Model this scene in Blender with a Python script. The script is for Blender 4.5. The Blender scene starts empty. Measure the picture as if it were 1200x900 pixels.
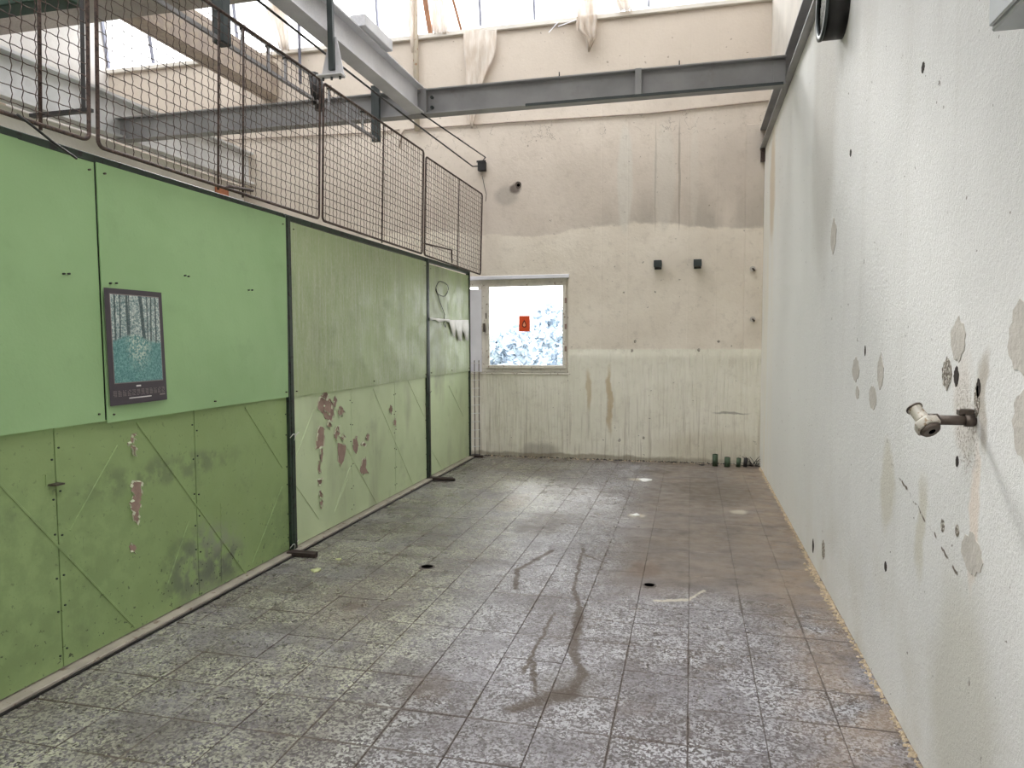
import bpy, math, random
import numpy as np
from mathutils import Vector, Matrix, noise as mnoise
random.seed(7)
S = bpy.context.scene
COL = S.collection

# ------------------------------------------------------------------ camera
F_PX, YAW, PITCH, ROLL = 841.85, 0.244277, 0.0605287, -0.00383596
EYE = Vector((0, 0, 1.6))
cy_, sy_ = math.cos(YAW), math.sin(YAW)
FWD = Vector((-sy_*math.cos(PITCH), cy_*math.cos(PITCH), -math.sin(PITCH)))
_r = Vector((cy_, sy_, 0)); _u = _r.cross(FWD)
RGT = _r*math.cos(ROLL) + _u*math.sin(ROLL)
UPV = -_r*math.sin(ROLL) + _u*math.cos(ROLL)
cam = bpy.data.cameras.new('camera'); camo = bpy.data.objects.new('camera', cam); COL.objects.link(camo)
M = Matrix((RGT, UPV, -FWD)).transposed().to_4x4(); M.translation = EYE
camo.matrix_world = M
cam.sensor_width = 36; cam.lens = F_PX/1200*36; cam.clip_start = .05; cam.clip_end = 500
S.camera = camo

# ------------------------------------------------------------------ sky, exposure
S.view_settings.view_transform = 'Standard'; S.view_settings.look = 'None'
S.view_settings.gamma = 1; S.view_settings.use_curve_mapping = False
S.view_settings.exposure = 2.54
W = bpy.data.worlds.new('sky'); S.world = W; W.use_nodes = True
bg = W.node_tree.nodes['Background']; bg.inputs[0].default_value = (.97, .962, .99, 1); bg.inputs[1].default_value = 1.0
sun = bpy.data.lights.new('hazy_sun', 'SUN'); sun.energy = .36; sun.angle = math.radians(9); sun.color = (1, .98, .95)
suno = bpy.data.objects.new('hazy_sun', sun); COL.objects.link(suno); suno.rotation_euler = Vector((.42, -1, -.72)).to_track_quat('-Z', 'Y').to_euler()
S.cycles.use_denoising = True
S.cycles.max_bounces = 10; S.cycles.diffuse_bounces = 6; S.cycles.transparent_max_bounces = 16
S.cycles.sample_clamp_indirect = 8
S.cycles.caustics_reflective = False; S.cycles.caustics_refractive = False

def P(u, v, ax, val):
    """point where the sight line through (u, v) meets the real plane axis=val"""
    d = FWD + RGT*((u-600)/F_PX) + UPV*((450-v)/F_PX)
    t = (val-EYE[ax])/d[ax]
    return EYE + d*t

# portals: sky openings (light only comes from the sky behind them)
def portal(c, sx, sy, normal):
    l = bpy.data.lights.new('sky_portal', 'AREA'); l.shape = 'RECTANGLE'; l.size = sx; l.size_y = sy
    l.cycles.is_portal = True
    o = bpy.data.objects.new('sky_portal', l); COL.objects.link(o)
    o.location = c; o.rotation_euler = Vector(normal).to_track_quat('-Z', 'Y').to_euler()

XR, YB, XP, XL, XLF = .86, 9.58, -2.93, -6.5, -8.83      # right wall, back wall, partition, left bay wall, far left wall
TEETH = [(9.58, 5.82), (5.95, 5.62), (2.3, 5.62), (-1.2, 5.62)]   # foot of each rooflight (y, z); those after the first are unseen, added for light
LEAN, GH = .38, 2.4                                       # lean towards the viewer, glazing height
for ty, tz in TEETH:
    portal((-3.95, ty-LEAN/2+.02, tz+GH/2), 9.6, GH, (0, -1, -.16))
portal((-2.45, 9.75, 1.8), 1.7, 1.25, (0, -1, 0))
# glazing added over part of the unseen rear slopes to light the back wall
SLOPE = [(.12, .85), (.12, .85), (.12, .85), (.12, .85)]
SLOPE_ENDS = [t[0]+.02 for t in TEETH[1:]] + [-5.18]
def slope_pt(k, t):
    ty, tz = TEETH[k]; a = Vector((0, ty-LEAN+.12, tz+GH)); b = Vector((0, SLOPE_ENDS[k], 5.58)); return a.lerp(b, t)
for k in range(4):
    a, b = slope_pt(k, SLOPE[k][0]), slope_pt(k, SLOPE[k][1]); c = (a+b)/2; d = (b-a)
    portal((-3.95, c.y, c.z-.03), 9.5, d.length, (0, -d.z, d.y))

# ------------------------------------------------------------------ node helper
def lin(c):
    return tuple(((x/255)/12.92 if x/255 <= .04045 else ((x/255+.055)/1.055)**2.4) for x in c)
class Mt:
    def __init__(s, name):
        s.m = bpy.data.materials.new(name); s.m.use_nodes = True; s.t = s.m.node_tree; s.n = s.t.nodes; s.n.clear()
        s.out = s.n.new('ShaderNodeOutputMaterial'); s.b = s.n.new('ShaderNodeBsdfPrincipled')
        s.t.links.new(s.b.outputs[0], s.out.inputs[0]); s.pos = s.n.new('ShaderNodeNewGeometry').outputs['Position']
    def L(s, a, b): s.t.links.new(a, b)
    def put(s, sock, v):
        if hasattr(v, 'links') or isinstance(v, bpy.types.NodeSocket): s.L(v, sock)
        elif isinstance(v, (tuple, list)) and len(v) == 3 and sock.type == 'RGBA': sock.default_value = (*v, 1)
        else: sock.default_value = v
    def math(s, op, a, b=0., clamp=False):
        n = s.n.new('ShaderNodeMath'); n.operation = op; n.use_clamp = clamp; s.put(n.inputs[0], a); s.put(n.inputs[1], b); return n.outputs[0]
    def vm(s, op, a, b=None, out=0):
        n = s.n.new('ShaderNodeVectorMath'); n.operation = op; s.put(n.inputs[0], a)
        if b is not None:
            if op == 'SCALE': s.put(n.inputs[3], b)
            else: s.put(n.inputs[1], b)
        return n.outputs[out]
    def noise(s, scale=1., vec=None, sc3=None, detail=4., rough=.55, col=False, dist=0.):
        v = s.pos if vec is None else vec
        if sc3: v = s.vm('MULTIPLY', v, sc3)
        n = s.n.new('ShaderNodeTexNoise'); s.L(v, n.inputs['Vector']); n.inputs['Scale'].default_value = scale
        n.inputs['Detail'].default_value = detail; n.inputs['Roughness'].default_value = rough; n.inputs['Distortion'].default_value = dist
        return n.outputs[1 if col else 0]
    def vor(s, scale, feature='F1', out='Distance', sc3=None):
        v = s.pos if not sc3 else s.vm('MULTIPLY', s.pos, sc3)
        n = s.n.new('ShaderNodeTexVoronoi'); n.feature = feature; s.L(v, n.inputs['Vector']); n.inputs['Scale'].default_value = scale
        return n.outputs[out]
    def ramp(s, f, a, b, lo=0., hi=1.):
        n = s.n.new('ShaderNodeMapRange'); n.interpolation_type = 'SMOOTHSTEP'; s.put(n.inputs[0], f)
        n.inputs[1].default_value = a; n.inputs[2].default_value = b; n.inputs[3].default_value = lo; n.inputs[4].default_value = hi
        return n.outputs[0]
    def mix(s, f, a, b, mode='MIX'):
        n = s.n.new('ShaderNodeMix'); n.data_type = 'RGBA'; n.blend_type = mode
        s.put(n.inputs[0], f); s.put(n.inputs[6], a); s.put(n.inputs[7], b); return n.outputs[2]
    def axis(s, i, v=None):
        n = s.n.new('ShaderNodeSeparateXYZ'); s.L(v or s.pos, n.inputs[0]); return n.outputs[i]
    def warp(s, scale, amt, detail=3.):
        c = s.noise(scale, col=True, detail=detail); c = s.vm('SUBTRACT', c, (.5, .5, .5)); c = s.vm('SCALE', c, amt); return s.vm('ADD', s.pos, c)
    def blob(s, v, c, inv, soft=.3):
        d = s.vm('MULTIPLY', s.vm('SUBTRACT', v, c), inv); l = s.vm('LENGTH', d, out=1)
        return s.ramp(l, 1-soft, 1+soft, 1., 0.)
    def seg(s, v, a, b, w, soft=.4):
        ba = tuple(b[i]-a[i] for i in range(3)); q = sum(x*x for x in ba)
        pa = s.vm('SUBTRACT', v, a); h = s.math('DIVIDE', s.vm('DOT_PRODUCT', pa, ba, out=1), q, clamp=True)
        n = s.n.new('ShaderNodeVectorMath'); n.operation = 'SCALE'; n.inputs[0].default_value = ba; s.L(h, n.inputs[3])
        l = s.vm('LENGTH', s.vm('SUBTRACT', pa, n.outputs[0]), out=1)
        return s.ramp(l, w*(1-soft), w*(1+soft), 1., 0.)
    def mx(s, *f):
        r = f[0]
        for g in f[1:]: r = s.math('MAXIMUM', r, g)
        return r
    def bump(s, h, dist=.01, strength=1., prev=None):
        n = s.n.new('ShaderNodeBump'); s.L(h, n.inputs['Height']); n.inputs['Distance'].default_value = dist; n.inputs['Strength'].default_value = strength
        if prev: s.L(prev, n.inputs['Normal'])
        return n.outputs[0]
    def fin(s, col, rough=.8, metal=0., normal=None, spec=None):
        s.put(s.b.inputs['Base Color'], col); s.put(s.b.inputs['Roughness'], rough); s.put(s.b.inputs['Metallic'], metal)
        if normal: s.L(normal, s.b.inputs['Normal'])
        if spec is not None: s.put(s.b.inputs['Specular IOR Level'], spec)
        return s.m

def simple(name, c, rough=.7, metal=0., var=.12, scale=12., spots=None, bump=.0):
    m = Mt(name); c = lin(c); d = tuple(x*(1-var*2) for x in c)
    col = m.mix(m.ramp(m.noise(scale), .35, .65), c, d)
    if spots: col = m.mix(m.ramp(m.noise(scale*3), spots[1], spots[1]+.08), col, lin(spots[0]))
    nrm = m.bump(m.noise(scale*6), bump) if bump else None
    return m.fin(col, rough, metal, nrm)

PITCH_X, PITCH_Y = .304, .300
X0, Y0 = .004, 2.83
# ------------------------------------------------------------------ materials
def mat_right():
    m = Mt('rough_white_plaster'); w = m.warp(3., .25)
    base = m.mix(m.ramp(m.noise(.9, detail=3), .35, .7), lin((232, 231, 229)), lin((222, 221, 219)))
    # vertical dusty streaks
    st = m.ramp(m.noise(1., sc3=(1, 5, .5), detail=5), .52, .75)
    base = m.mix(m.math('MULTIPLY', st, .16), base, lin((196, 192, 184)))
    z = m.axis(2, w); y = m.axis(1, w)
    low = m.math('MULTIPLY', m.ramp(z, 0., 1.1, 1., 0.), m.ramp(m.noise(2.2, detail=5), .4, .68))
    base = m.mix(m.math('MULTIPLY', low, .42), base, lin((204, 198, 184)))
    hi = m.math('MULTIPLY', m.ramp(z, 2.5, 3.9), m.ramp(m.noise(1.4, sc3=(1, 1.5, .35), detail=4), .42, .62))
    base = m.mix(m.math('MULTIPLY', hi, .36), base, lin((186, 181, 172)))
    base = m.mix(m.math('MULTIPLY', m.ramp(y, 4.2, 6.8), .8), base, lin((246, 246, 243)))  # far wall painted lighter to make up for weaker light there
    far = m.math('MULTIPLY', m.ramp(y, 7.6, 9.4), m.ramp(m.noise(1.2, sc3=(1, 3, .3)), .3, .7))
    base = m.mix(m.math('MULTIPLY', far, .5), base, lin((240, 230, 208)))
    for c, i, col, a in [((.86, 8.6, 3.3), (0, 4, 1.8), (205, 180, 140), .5),
                          ((.86, 5.35, 3.2), (0, 2.2, .9), (178, 172, 162), .45),
                          ((.86, 2.6, 1.4), (0, 10, 6), (214, 204, 194), .5),
                          ((.86, 2.5, 1.05), (0, 26, 4.2), (226, 206, 188), .55),
                          ((.86, 2.44, 1.42), (0, 26, 7), (176, 166, 152), .7),
                          ((.86, 3.5, .92), (0, 9, 5), (204, 198, 180), .6),
                          ((.86, 3.0, .9), (0, 16, 5), (204, 198, 180), .6),
                          ((.86, 2.55, .35), (0, 3.4, 2.4), (202, 198, 184), .55)]:
        base = m.mix(m.math('MULTIPLY', m.blob(w, c, i, .35), a), base, lin(col))
    rg = m.math('MULTIPLY', m.blob(w, (.86, 2.575, 1.34), (0, 12, 7), .3), m.ramp(m.noise(95., detail=4, rough=.7), .5, .6))
    base = m.mix(m.math('MULTIPLY', rg, .75), base, lin((150, 138, 126)))
    # hairline crack and specks
    ln = m.seg(m.warp(9., .06), (.86, 3.45, 1.05), (.86, 2.62, .83), .006)
    ln = m.math('MULTIPLY', ln, m.ramp(m.noise(30), .4, .5))
    base = m.mix(ln, base, lin((110, 100, 88)))
    sp = m.ramp(m.noise(26., detail=2), .735, .76)
    base = m.mix(m.math('MULTIPLY', sp, .8), base, lin((120, 112, 102)))
    h = m.noise(95., detail=5, rough=.72)
    h2 = m.noise(40., detail=2)
    n = m.bump(h, .0065, .6); n = m.bump(h2, .005, .4, n); n = m.bump(m.noise(.7, detail=1), .02, .5, n)
    return m.fin(base, .88, 0, n, .2)

def mat_back():
    m = Mt('old_back_wall_paint'); w = m.warp(4., .14, 5.); z = m.axis(2, w); zz = m.axis(2)
    x = m.axis(0)
    wave = m.math('MULTIPLY', m.math('SINE', m.math('MULTIPLY', x, 2.1)), .06)
    zs = m.math('ADD', z, wave)
    up = m.mix(m.ramp(m.noise(1.6, detail=5), .3, .7), lin((216, 205, 192)), lin((205, 194, 181)))
    mid = m.mix(m.ramp(m.noise(2., detail=4), .3, .7), lin((234, 225, 211)), lin((224, 214, 199)))
    col = m.mix(m.ramp(zs, 3.06, 3.09), mid, up)
    # dark tide mark just above the line
    tm = m.math('MULTIPLY', m.ramp(zs, 3.04, 3.07), m.ramp(zs, 3.1, 3.75, 1., 0.))
    tm = m.math('MULTIPLY', tm, m.ramp(x, -1.9, -.5)); tm = m.math('MULTIPLY', tm, m.ramp(m.noise(1., sc3=(3, 1, .7)), .3, .65))
    col = m.mix(m.math('MULTIPLY', tm, .6), col, lin((160, 153, 141)))
    # washed vertical streaks
    wl_ = m.warp(3., .04, 2.)
    for xc, wd, a, c in [(-.86, .1, .6, (214, 210, 200)), (-.36, .14, .45, (212, 207, 196)), (-.17, .015, .6, (150, 140, 126)), (-.47, .012, .5, (168, 160, 146)), (.02, .05, .25, (216, 211, 200))]:
        b = m.math('MULTIPLY', m.blob(wl_, (xc, 9.58, 3.7), (1/wd, 0, 1.5), .2), a)
        col = m.mix(b, col, lin(c))
    lo = m.mix(m.ramp(m.noise(2.4, detail=5), .3, .7), lin((238, 234, 220)), lin((228, 224, 208)))
    edge = m.math('ADD', zz, m.math('MULTIPLY', m.math('SUBTRACT', m.noise(14.), .5), .03))
    lf = m.math('MULTIPLY', m.ramp(edge, 1.47, 1.49, 1., 0.), 1.)
    col = m.mix(lf, col, lo)
    drip = m.ramp(m.noise(1., sc3=(38, 1, 1.6), detail=3), .5, .68)
    low = m.math('MULTIPLY', drip, m.ramp(z, .2, 1.35, 1., .05))
    low = m.math('MULTIPLY', low, m.ramp(zz, 1.2, 1.35, 1., 0.))
    col = m.mix(m.math('MULTIPLY', low, .5), col, lin((176, 166, 150)))
    for c, i, k, a in [((-1.05, 9.58, .8), (26, 0, 2.4), (178, 150, 98), .6), ((-1.33, 9.58, .95), (30, 0, 4), (186, 160, 112), .5),
                       ((-2.0, 9.58, .08), (4, 0, 8), (140, 132, 122), .5), ((-2.45, 9.58, 3.56), (6, 0, 7), (150, 144, 134), .5),
                       ((-1.5, 9.58, .02), (.5, 0, 22), (120, 106, 84), .6), ((.3, 9.58, .2), (1.4, 0, 5), (190, 178, 152), .3),
                       ((.5, 9.58, .66), (5, 0, 60), (110, 104, 92), .6), ((-2.32, 9.58, 3.66), (13, 0, 12), (84, 74, 70), .8)]:
        col = m.mix(m.math('MULTIPLY', m.blob(w, c, i, .35), a), col, lin(k))
    gm = m.ramp(m.noise(9., detail=8, rough=.75), .5, .68)
    col = m.mix(m.math('MULTIPLY', gm, .22), col, lin((164, 152, 136)))
    col = m.mix(m.math('MULTIPLY', m.ramp(z, 4.5, 5.2), .6), col, lin((192, 180, 166)))  # wall top painted darker to offset the strong rooflight on it
    # cracks under the conduit
    ck = m.math('SUBTRACT', m.noise(3.2, detail=7, rough=.6), .5); ck = m.ramp(m.math('ABSOLUTE', ck), .0015, .006, 1., 0.)
    ck = m.math('MULTIPLY', ck, m.math('MULTIPLY', m.ramp(z, 4.15, 4.3), m.ramp(z, 4.48, 4.55, 1., 0.)))
    ck = m.math('MULTIPLY', ck, m.ramp(m.noise(5.), .46, .52))
    col = m.mix(m.math('MULTIPLY', ck, .7), col, lin((110, 98, 84)))
    sp = m.ramp(m.noise(17., detail=2), .72, .75)
    col = m.mix(m.math('MULTIPLY', sp, .6), col, lin((120, 110, 98)))
    rel = m.math('MULTIPLY', m.noise(1., sc3=(42, 1, 2.2), detail=3), m.ramp(zz, 1.35, 1.5, 1., 0.))
    n = m.bump(rel, .03, .8); n = m.bump(m.noise(30., detail=4), .006, .6, n)
    seam = m.mx(*[m.ramp(m.math('ABSOLUTE', m.math('SUBTRACT', x, xc)), .004, .012, 1., 0.) for xc in (-1.16, -.82, -.05, .3)])
    n = m.bump(seam, -.003, .35, n)
    return m.fin(col, .85, 0, n, .2)

def mat_green(name, c1, c2, worn=0., dirt=.3):
    m = Mt(name); w = m.warp(5., .15)
    col = m.mix(m.ramp(m.noise(1.1, detail=4), .3, .7), lin(c1), lin(c2))
    if worn:
        v = m.math('ADD', m.math('MULTIPLY', m.ramp(m.noise(1., sc3=(1, 34, 2.2), detail=7, rough=.75), .42, .66), .75), m.math('MULTIPLY', m.ramp(m.noise(1., sc3=(1, 60, 30), detail=4, rough=.7), .4, .66), .5))
        big = m.ramp(m.noise(1.1, detail=3), .3, .6, .45, 1.)
        col = m.mix(m.math('MULTIPLY', m.math('MULTIPLY', v, big), worn), col, lin((205, 208, 192)))
        col = m.mix(m.math('MULTIPLY', m.ramp(m.noise(.9, sc3=(1, 2, .6), detail=4), .5, .7), .4), col, lin((122, 120, 104)))
    d = m.ramp(m.noise(3.4, detail=6, rough=.65), .54, .74)
    col = m.mix(m.math('MULTIPLY', d, dirt), col, lin((92, 104, 82)))
    sc = m.ramp(m.noise(1., sc3=(1, 60, 14), detail=3, dist=1.), .71, .735)
    col = m.mix(m.math('MULTIPLY', sc, dirt*1.3), col, lin((60, 66, 54)))
    if name == 'lower_green_sheet':
        for c, i, k, a in [((XP, 3.85, .22), (0, 3.2, 5), (142, 146, 132), .75), ((XP, 3.98, .16), (0, 5, 8), (72, 78, 68), .55),
                           ((XP, 3.62, .25), (0, 5, 5), (84, 96, 76), .5), ((XP, 3.55, .86), (0, 1.7, 14), (96, 104, 84), .5), ((XP, 2.5, .5), (0, 1.2, 2), (110, 130, 88), .35),
                           ((XP, 4.9, .2), (0, 2, 3), (98, 120, 84), .3)]:
            col = m.mix(m.math('MULTIPLY', m.math('MULTIPLY', m.blob(w, c, i, .5), a), m.ramp(m.noise(11., detail=5), .35, .6)), col, lin(k))
        ch = m.math('MULTIPLY', m.ramp(m.noise(38., detail=3), .66, .68), m.ramp(m.axis(2), .05, .6, 1., .3))
        col = m.mix(m.math('MULTIPLY', ch, .8), col, lin((48, 52, 44)))
    n = m.bump(m.noise(1.7, detail=2), .05, .5); n = m.bump(m.noise(60., detail=3), .0012, .6, n)
    return m.fin(col, m.ramp(m.noise(6.), .3, .7, .42, .62), 0, n, .4)

def mat_tile():
    m = Mt('worn_terrazzo_tile'); w = m.warp(5., .16, 5.); y = m.axis(1); x = m.axis(0)
    oi = m.n.new('ShaderNodeObjectInfo').outputs['Random']
    base = m.mix(oi, lin((106, 101, 105)), lin((128, 124, 129)))
    base = m.mix(m.ramp(m.noise(1.3, detail=5), .35, .65), base, lin((88, 80, 80)))
    # pale marble chips showing where the surface is worn
    vc = m.axis(0, m.vor(95., 'F1', 'Color')); vc2 = m.axis(1, m.vor(150., 'F1', 'Color')); chip = m.mx(m.ramp(vc, .62, .7), m.ramp(vc2, .74, .8))
    area = m.ramp(m.noise(1.7, detail=6, rough=.7), .36, .62, .22, 1.)
    fade = m.math('SUBTRACT', 1., m.math('MULTIPLY', m.ramp(m.axis(0, w), -.7, -.2), m.ramp(m.axis(1, w), 4.2, 5.0)))
    pat = m.math('MULTIPLY', m.math('MULTIPLY', chip, area), m.ramp(fade, 0, 1, .15, 1.))
    base = m.mix(m.math('MULTIPLY', pat, .85), base, m.mix(m.ramp(m.axis(0, w), -1.6, -1.), lin((182, 182, 160)), lin((188, 188, 191))))
    dk = m.ramp(vc, .2, .16)
    base = m.mix(m.math('MULTIPLY', m.math('MULTIPLY', dk, .8), fade), base, lin((66, 60, 56)))
    # brownish smooth screed of dirt in the far right part
    scr = m.math('SUBTRACT', 1., fade)
    tan = m.mix(m.ramp(m.noise(2.6, sc3=(1, 2, 1), detail=6), .35, .65), lin((138, 125, 112)), lin((110, 101, 93)))
    base = m.mix(m.math('MULTIPLY', scr, .75), base, tan)
    rgt = m.math('MULTIPLY', m.ramp(m.axis(0, w), .25, .75), m.ramp(m.noise(4., detail=5), .3, .65))
    base = m.mix(m.math('MULTIPLY', rgt, .5), base, lin((160, 138, 114)))
    gr = m.ramp(m.noise(7., detail=8, rough=.8), .5, .66)
    base = m.mix(m.math('MULTIPLY', gr, .6), base, lin((66, 58, 55)))
    rs = m.ramp(m.noise(2.2, detail=6, rough=.6), .6, .72)
    base = m.mix(m.math('MULTIPLY', rs, .45), base, lin((98, 82, 72)))
    brown = lin((74, 62, 50))
    def fl(u, v): p = P(u, v, 2, 0); return (p.x, p.y, 0)
    wv = m.warp(14., .07, 4.)
    tracks = [((684, 642), (672, 690), .014), ((672, 690), (680, 712), .016), ((680, 712), (671, 765), .028), ((671, 765), (683, 790), .024), ((683, 790), (668, 812), .03),
              ((668, 812), (632, 822), .055), ((632, 822), (600, 830), .035), ((648, 645), (606, 668), .018), ((606, 668), (604, 690), .018),
              ((624, 772), (628, 815), .014), ((680, 648), (712, 660), .012), ((650, 718), (612, 790), .012)]
    ms = []
    for a, b, ww in tracks: ms.append(m.seg(wv, fl(*a), fl(*b), ww, .55))
    t = m.mx(*ms)
    blobs = [((637, 613), (5, 2.3, 0), .8, brown), ((565, 652), (7, 5, 0), .25, brown), ((666, 800), (7, 6, 0), .5, lin((92, 86, 80))),
             ((755, 668), (9, 6, 0), .55, lin((96, 74, 60))), ((840, 575), (2.4, 1.6, 0), .55, lin((88, 78, 68))), ((505, 805), (9, 8, 0), .45, lin((90, 74, 64))),
             ((765, 553), (4, 6, 0), .6, lin((78, 66, 56))), ((604, 588), (8, 2.6, 0), .35, lin((124, 104, 80))), ((430, 700), (3, 2, 0), .2, lin((96, 76, 66)))]
    bm_ = []
    for c, i, a, k in blobs:
        base = m.mix(m.math('MULTIPLY', m.blob(w, fl(*c), i, .35), a), base, k)
    t = m.math('MULTIPLY', t, m.ramp(m.noise(45., detail=4, rough=.7), .3, .5, .6, 1.))
    base = m.mix(m.math('MULTIPLY', t, .9), base, brown)
    wht = m.mx(m.seg(m.warp(20., .06), fl(768, 704), fl(806, 703), .018), m.seg(m.warp(20., .06), fl(806, 703), fl(826, 692), .01), m.blob(wv, fl(748, 562), (9, 12, 0), .4), m.blob(wv, fl(746, 604), (14, 16, 0), .4), m.blob(wv, fl(866, 600), (14, 12, 0), .5))
    base = m.mix(m.math('MULTIPLY', wht, .7), base, lin((206, 198, 180)))
    dirtedge = m.ramp(m.axis(1, w), 9.1, 9.55)
    base = m.mix(m.math('MULTIPLY', dirtedge, .6), base, lin((84, 72, 58)))
    def joint(ax, o, p):
        t = m.math('FRACT', m.math('ADD', m.math('DIVIDE', m.math('SUBTRACT', m.axis(ax), o), p), .5)); return m.math('MULTIPLY', m.math('ABSOLUTE', m.math('SUBTRACT', t, .5)), p)
    jw = m.math('ADD', .002, m.math('MULTIPLY', m.ramp(m.noise(1.3, detail=4), .4, .65), .006))
    jx = m.math('LESS_THAN', joint(0, X0, PITCH_X), m.math('MULTIPLY', jw, 1.1)); jy = m.math('LESS_THAN', joint(1, Y0, PITCH_Y), m.math('MULTIPLY', jw, 1.3))
    jf = m.math('ADD', .06, m.math('MULTIPLY', fade, .66))
    base = m.mix(m.math('MULTIPLY', m.mx(jx, jy), jf), base, lin((84, 72, 64)))
    rough = m.ramp(m.noise(9., detail=4), .3, .7, .2, .44)
    rough = m.math('ADD', rough, m.math('MULTIPLY', t, .3))
    rough = m.math('ADD', rough, m.math('MULTIPLY', scr, .12))
    n = m.bump(m.noise(70., detail=5, rough=.7), .004, .8); n = m.bump(m.noise(6., detail=3), .008, .3, n)
    return m.fin(base, rough, 0, n, .55)

def mat_beam(name, c, sp=.0, rough=.5, rust=.25):
    m = Mt(name)
    col = m.mix(m.ramp(m.noise(2., detail=5), .3, .7), lin(c), lin(tuple(x*.86 for x in c)))
    col = m.mix(m.math('MULTIPLY', m.ramp(m.noise(3.5, detail=6, rough=.65), .6, .72), rust), col, lin((112, 92, 78)))
    if sp: col = m.mix(m.math('MULTIPLY', m.ramp(m.noise(90., detail=2), .5, .62), sp), col, lin((214, 214, 214)))
    return m.fin(col, rough, 0, m.bump(m.noise(40.), .002, .4), .4)

def mat_glass():
    m = Mt('window_glass'); tr = m.n.new('ShaderNodeBsdfTransparent'); tr.inputs[0].default_value = (.97, .985, .98, 1)
    gl = m.n.new('ShaderNodeBsdfGlossy'); gl.inputs['Roughness'].default_value = .03
    fr = m.n.new('ShaderNodeFresnel'); fr.inputs[0].default_value = 1.3
    mx = m.n.new('ShaderNodeMixShader'); m.L(fr.outputs[0], mx.inputs[0]); m.L(tr.outputs[0], mx.inputs[1]); m.L(gl.outputs[0], mx.inputs[2]); m.L(mx.outputs[0], m.out.inputs[0])
    return m.m
def mat_plastic():
    m = Mt('torn_plastic_film'); c = m.mix(m.ramp(m.noise(6., sc3=(3, 1, .6)), .3, .7), lin((238, 231, 222)), lin((216, 203, 188)))
    d = m.n.new('ShaderNodeBsdfDiffuse'); t = m.n.new('ShaderNodeBsdfTranslucent'); tr = m.n.new('ShaderNodeBsdfTransparent')
    for q in (d, t): m.L(c, q.inputs[0])
    a = m.n.new('ShaderNodeMixShader'); a.inputs[0].default_value = .3; m.L(d.outputs[0], a.inputs[1]); m.L(t.outputs[0], a.inputs[2])
    b = m.n.new('ShaderNodeMixShader'); b.inputs[0].default_value = .22; m.L(a.outputs[0], b.inputs[1]); m.L(tr.outputs[0], b.inputs[2])
    m.L(b.outputs[0], m.out.inputs[0]); return m.m
def mat_forest():
    # printed picture: misty teal forest, flat print in the plane of the sheet (y across, z up)
    m = Mt('forest_print'); y = m.axis(1); z = m.axis(2); n1 = m.noise(95., detail=5, rough=.8)
    top = m.mix(m.ramp(n1, .4, .64), lin((92, 122, 124)), lin((222, 230, 222)))
    bot = m.mix(m.ramp(n1, .36, .7), lin((66, 118, 118)), lin((138, 186, 180)))
    brt = m.math('MULTIPLY', m.blob(m.pos, (0, 3.28, 1.6), (0, 14, 9), .6), m.ramp(m.noise(70.), .45, .6))
    bot = m.mix(m.math('MULTIPLY', brt, .7), bot, lin((222, 230, 212)))
    edge = m.math('ADD', z, m.math('MULTIPLY', m.math('SINE', m.math('MULTIPLY', y, 17.)), .02))
    col = m.mix(m.ramp(edge, 1.605, 1.63), bot, top)
    tk = []
    for yc, wd, ln in [(3.12, .006, 0), (3.155, .005, .02), (3.20, .009, -.03), (3.215, .004, 0), (3.30, .014, -.1), (3.345, .005, 0), (3.375, .006, .03), (3.41, .006, 0)]:
        yy = m.math('SUBTRACT', y, m.math('ADD', m.math('MULTIPLY', m.math('SUBTRACT', z, 1.8), ln), yc))
        tk.append(m.ramp(m.math('ABSOLUTE', yy), wd*.6, wd*1.2, 1., 0.))
    tr = m.math('MULTIPLY', m.mx(*tk), m.ramp(edge, 1.605, 1.625))
    col = m.mix(m.math('MULTIPLY', tr, .85), col, lin((44, 66, 70)))
    return m.fin(col, .35, 0, None, .5)

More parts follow.
